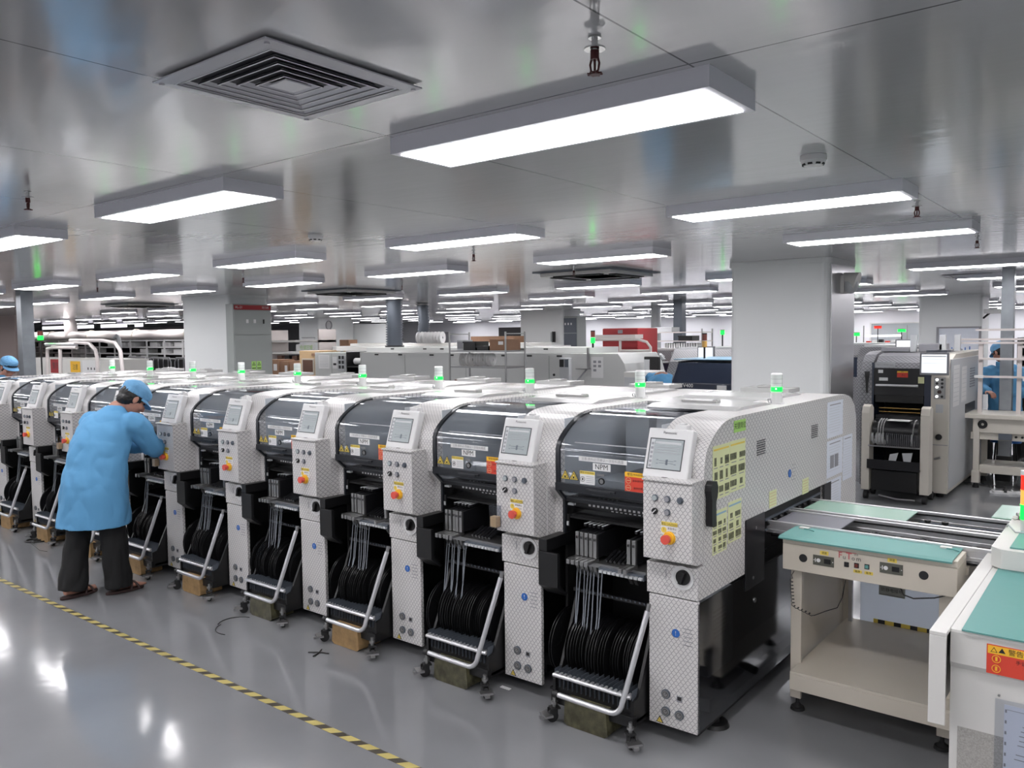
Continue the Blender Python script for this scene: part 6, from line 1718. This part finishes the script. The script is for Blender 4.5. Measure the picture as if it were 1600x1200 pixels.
for x, r in ((-.86, .75), (-.815, .8), (-.785, .8), (-.755, .8), (-.71, .6), (-.465, .8)):
    q = dup(wr, (x, 6.10, .64 + .02), -.12, lab, g); q.scale = (1, r, r)
for x in (-.80, -.775, -.75, -.455):
    q = dup(wr, (x, 6.20, .73), -.08, 'large thin white reel on the drum of the feeder trolley', 'thin reels on the feeder trolley drum'); q.scale = (.5, 1.55, 1.55)
# conveyor stand on the right
t = T('conveyor_stand', 'white conveyor stand on legs beside the grey placement machine', 'conveyor', (.35, 7.6, 0))
P(t, 'top_frame', B(-.20, 1.0, 7.35, 8.0, .80, .85), 'cream_worn', .006); P(t, 'front_beam', B(-.12, 1.0, 7.38, 7.42, .64, .80), 'cream_worn', .004)
P(t, 'port', MB().ring((-.02, 7.375, .735), (0, 1, 0), .05, .015, .01, 20), 'black'); P(t, 'switch_box', B(.14, .27, 7.36, 7.38, .57, .64), 'duct_dark'); 
for x in (.31, .37): P(t, 'knob', MB().cyl((x, 7.36, .61), (x, 7.38, .61), .013), 'black')
P(t, 'front_rail', B(-.14, 1.0, 7.40, 7.43, .56, .64), 'cream_worn'); P(t, 'lower_shelf', B(-.05, 1.0, 7.42, 7.95, .17, .26), 'cream_worn', .004)
for x in (-.08, .95):
    for y in (7.40, 7.95):
        P(t, 'leg', B(x - .03, x + .03, y - .03, y + .03, .06, .80), 'cream_worn', .003); P(t, 'leg_sleeve', B(x - .04, x + .04, y - .04, y + .04, .06, .20), 'cream_worn', .003); P(t, 'foot', MB().cyl((x, y, 0), (x, y, .06), .035, .02, 16), 'rubber')
# rack standing on it
t = T('rail_rack', 'white open rail rack standing over the conveyor stand at the right edge', 'rack', (.3, 7.7, .85))
for x in (-.085, .30, .80): P(t, 'upright', B(x - .022, x + .022, 7.58, 7.62, .85, 1.66), 'pipe_white')
for z, x0, x1 in ((1.27, -.14, 1.0), (1.475, -.10, 1.0), (1.66, -.30, 1.0), (1.70, -.30, 1.0), (1.81, -.14, 1.0)): P(t, 'cross_rail', B(x0, x1, 7.55, 7.58, z - .012, z + .012), 'pipe_white')
P(t, 'rail_cap', B(-.14, -.05, 7.54, 7.59, 1.255, 1.285), 'label_white'); P(t, 'rail_cap', B(.34, .50, 7.54, 7.59, 1.23, 1.275), 'label_white')
x = 0.114
t = T('ceiling_post', 'galvanised square post reaching the ceiling behind the rail rack', 'post', (x, 8.1, 0)); P(t, 'post_body', B(x - .065, x + .065, 8.03, 8.16, 0, 2.53), 'galvanised', .004); P(t, 'foot_box', B(x - .08, x + .08, 8.02, 8.18, 0, .30), 'black')
# black shelf rack behind the seated worker
t = T('black_rack', 'black rack with pinkish shelves behind the galvanised post', 'rack', (.5, 10, 0))
for z in (1.0, 1.14, 1.28, 1.42, 1.56): P(t, 'shelf_board', B(.05, .9, 9.7, 10.2, z, z + .025), 'pipe_white')
P(t, 'back_panel', B(.05, .9, 10.2, 10.22, .0, 1.7), 'void'); P(t, 'side_panel', B(.03, .05, 9.7, 10.2, 0, 1.7), 'black')
for k in range(6): P(t, 'stored_item', B(.15 + .12 * k, .22 + .12 * k, 9.8, 10.0, 1.025 + .14 * (k % 4), 1.09 + .14 * (k % 4)), 'cardboard_dark')
# whiteboard on the far right column
t = T('whiteboard', 'framed whiteboard with purple writing on the far right column', 'whiteboard', (-1.65, 15.45, 1.5)); P(t, 'board', B(-2.02, -1.29, 15.44, 15.46, 1.20, 1.85), 'sheet_white')
fr = MB(); bxs(fr, (-2.06, -1.25, 15.42, 15.46, 1.85, 1.88), (-2.06, -1.25, 15.42, 15.46, 1.17, 1.20), (-2.06, -2.02, 15.42, 15.46, 1.2, 1.85), (-1.29, -1.25, 15.42, 15.46, 1.2, 1.85)); P(t, 'frame', fr, 'print_grey')
for k in range(6): P(t, 'handwriting', B(-1.86 + .08 * k, -1.84 + .08 * k, 15.435, 15.44, 1.38, 1.44 + .02 * (k % 3)), 'signal_blue')
t = T('wall_camera', 'white hooded camera on the far right column', 'camera', (-1.22, 15.2, 2.1)); P(t, 'casing', B(-1.20, -.9, 15.3, 15.5, 2.13, 2.22), 'white_plastic', .02); P(t, 'arm', MB().cyl((-1.24, 15.6, 2.05), (-1.1, 15.45, 2.16), .02), 'black')
# window in the far wall with the lit room beyond
fr = MB(); X0, X1, Z0, Z1 = -6.45, -4.75, 1.05, 2.07
bxs(fr, (X0 - .05, X1 + .05, 27.38, 27.46, Z1, Z1 + .04), (X0 - .05, X1 + .05, 27.38, 27.46, Z0 - .04, Z0), (X0 - .05, X0, 27.38, 27.46, Z0, Z1), (X1, X1 + .05, 27.38, 27.46, Z0, Z1)); struct('window_9', fr, 'label_white')
struct('window_10', B(X0, X1, 27.44, 27.46, Z0, Z1), 'interior_mid')
t = T('far_workstation', 'cluttered bench with lights seen before the far window', 'workbench', (-5.6, 26.2, 0)); P(t, 'bench', B(-6.9, -4.6, 26, 26.7, 0, 1.15), 'off_white'); P(t, 'light_bar', B(-6.3, -5.2, 26.1, 26.3, 1.62, 1.68), 'led_white'); P(t, 'upper_shelf', B(-6.4, -5.0, 26.2, 26.5, 1.34, 1.40), 'label_white')
for x in (-6.4, -5.02): P(t, 'post', B(x, x + .03, 26.2, 26.23, 1.15, 2.0), 'steel')
for k in range(7): P(t, 'stored_item', B(-6.3 + .2 * k, -6.18 + .2 * k, 26.2, 26.4, 1.40, 1.47 + .03 * (k % 3)), ('red', 'label_white', 'ink')[k % 3])
signal('red-topped signal light before the far window', -5.75, 25.5, 0, 1.98, ['red_lit'], r=.12)
signal('green signal light at the right side of the far window', -4.95, 25.2, 0, 1.86, ['green_lit'], r=.12)
signal('green signal light just right of the big column in the distance', -4.904, 20, 0, 1.770, ['green_lit'], r=.09)
grey_machine('further grey machine with a small white monitor behind the roof of the nearer one', -2.2, -1.15, 10.3, 11.6, 1.56, (-1.62, -1.38, 1.50, 1.68))
grey_machine('last grey machine in the right-hand line, partly behind the big column', -3.6, -2.5, 13.2, 14.4, 1.55)
# slippers on the floor
def shoe(label, x, y, rz):
    t = thing('slipper', label, 'shoe', (x, y, 0), rz); m = MB(); out = [(.10 * math.cos(a) + .02, .045 * math.sin(a) * (1.1 if math.cos(a) > 0 else .85)) for a in (2 * PI * k / 20 for k in range(20))]
    m.prism([(a * 1.3, b) for a, b in out], 'z', 0, .025); obj('sole', m, 'label_white', t, .004)
    m = MB(); m.tube([(.04, -.045, .02), (.045, -.03, .05), (.05, 0, .062), (.045, .03, .05), (.04, .045, .02)], .015, 8); obj('strap', m, 'black', t); m = MB(); m.tube([(-.07, -.035, .02), (-.08, 0, .035), (-.07, .035, .02)], .01, 8); obj('heel_band', m, 'white_plastic', t)
shoe('left white slipper on the floor before the conveyor stand', .20, 7.15, .3); shoe('right white slipper on the floor, further under the conveyor stand', .38, 7.22, .2)
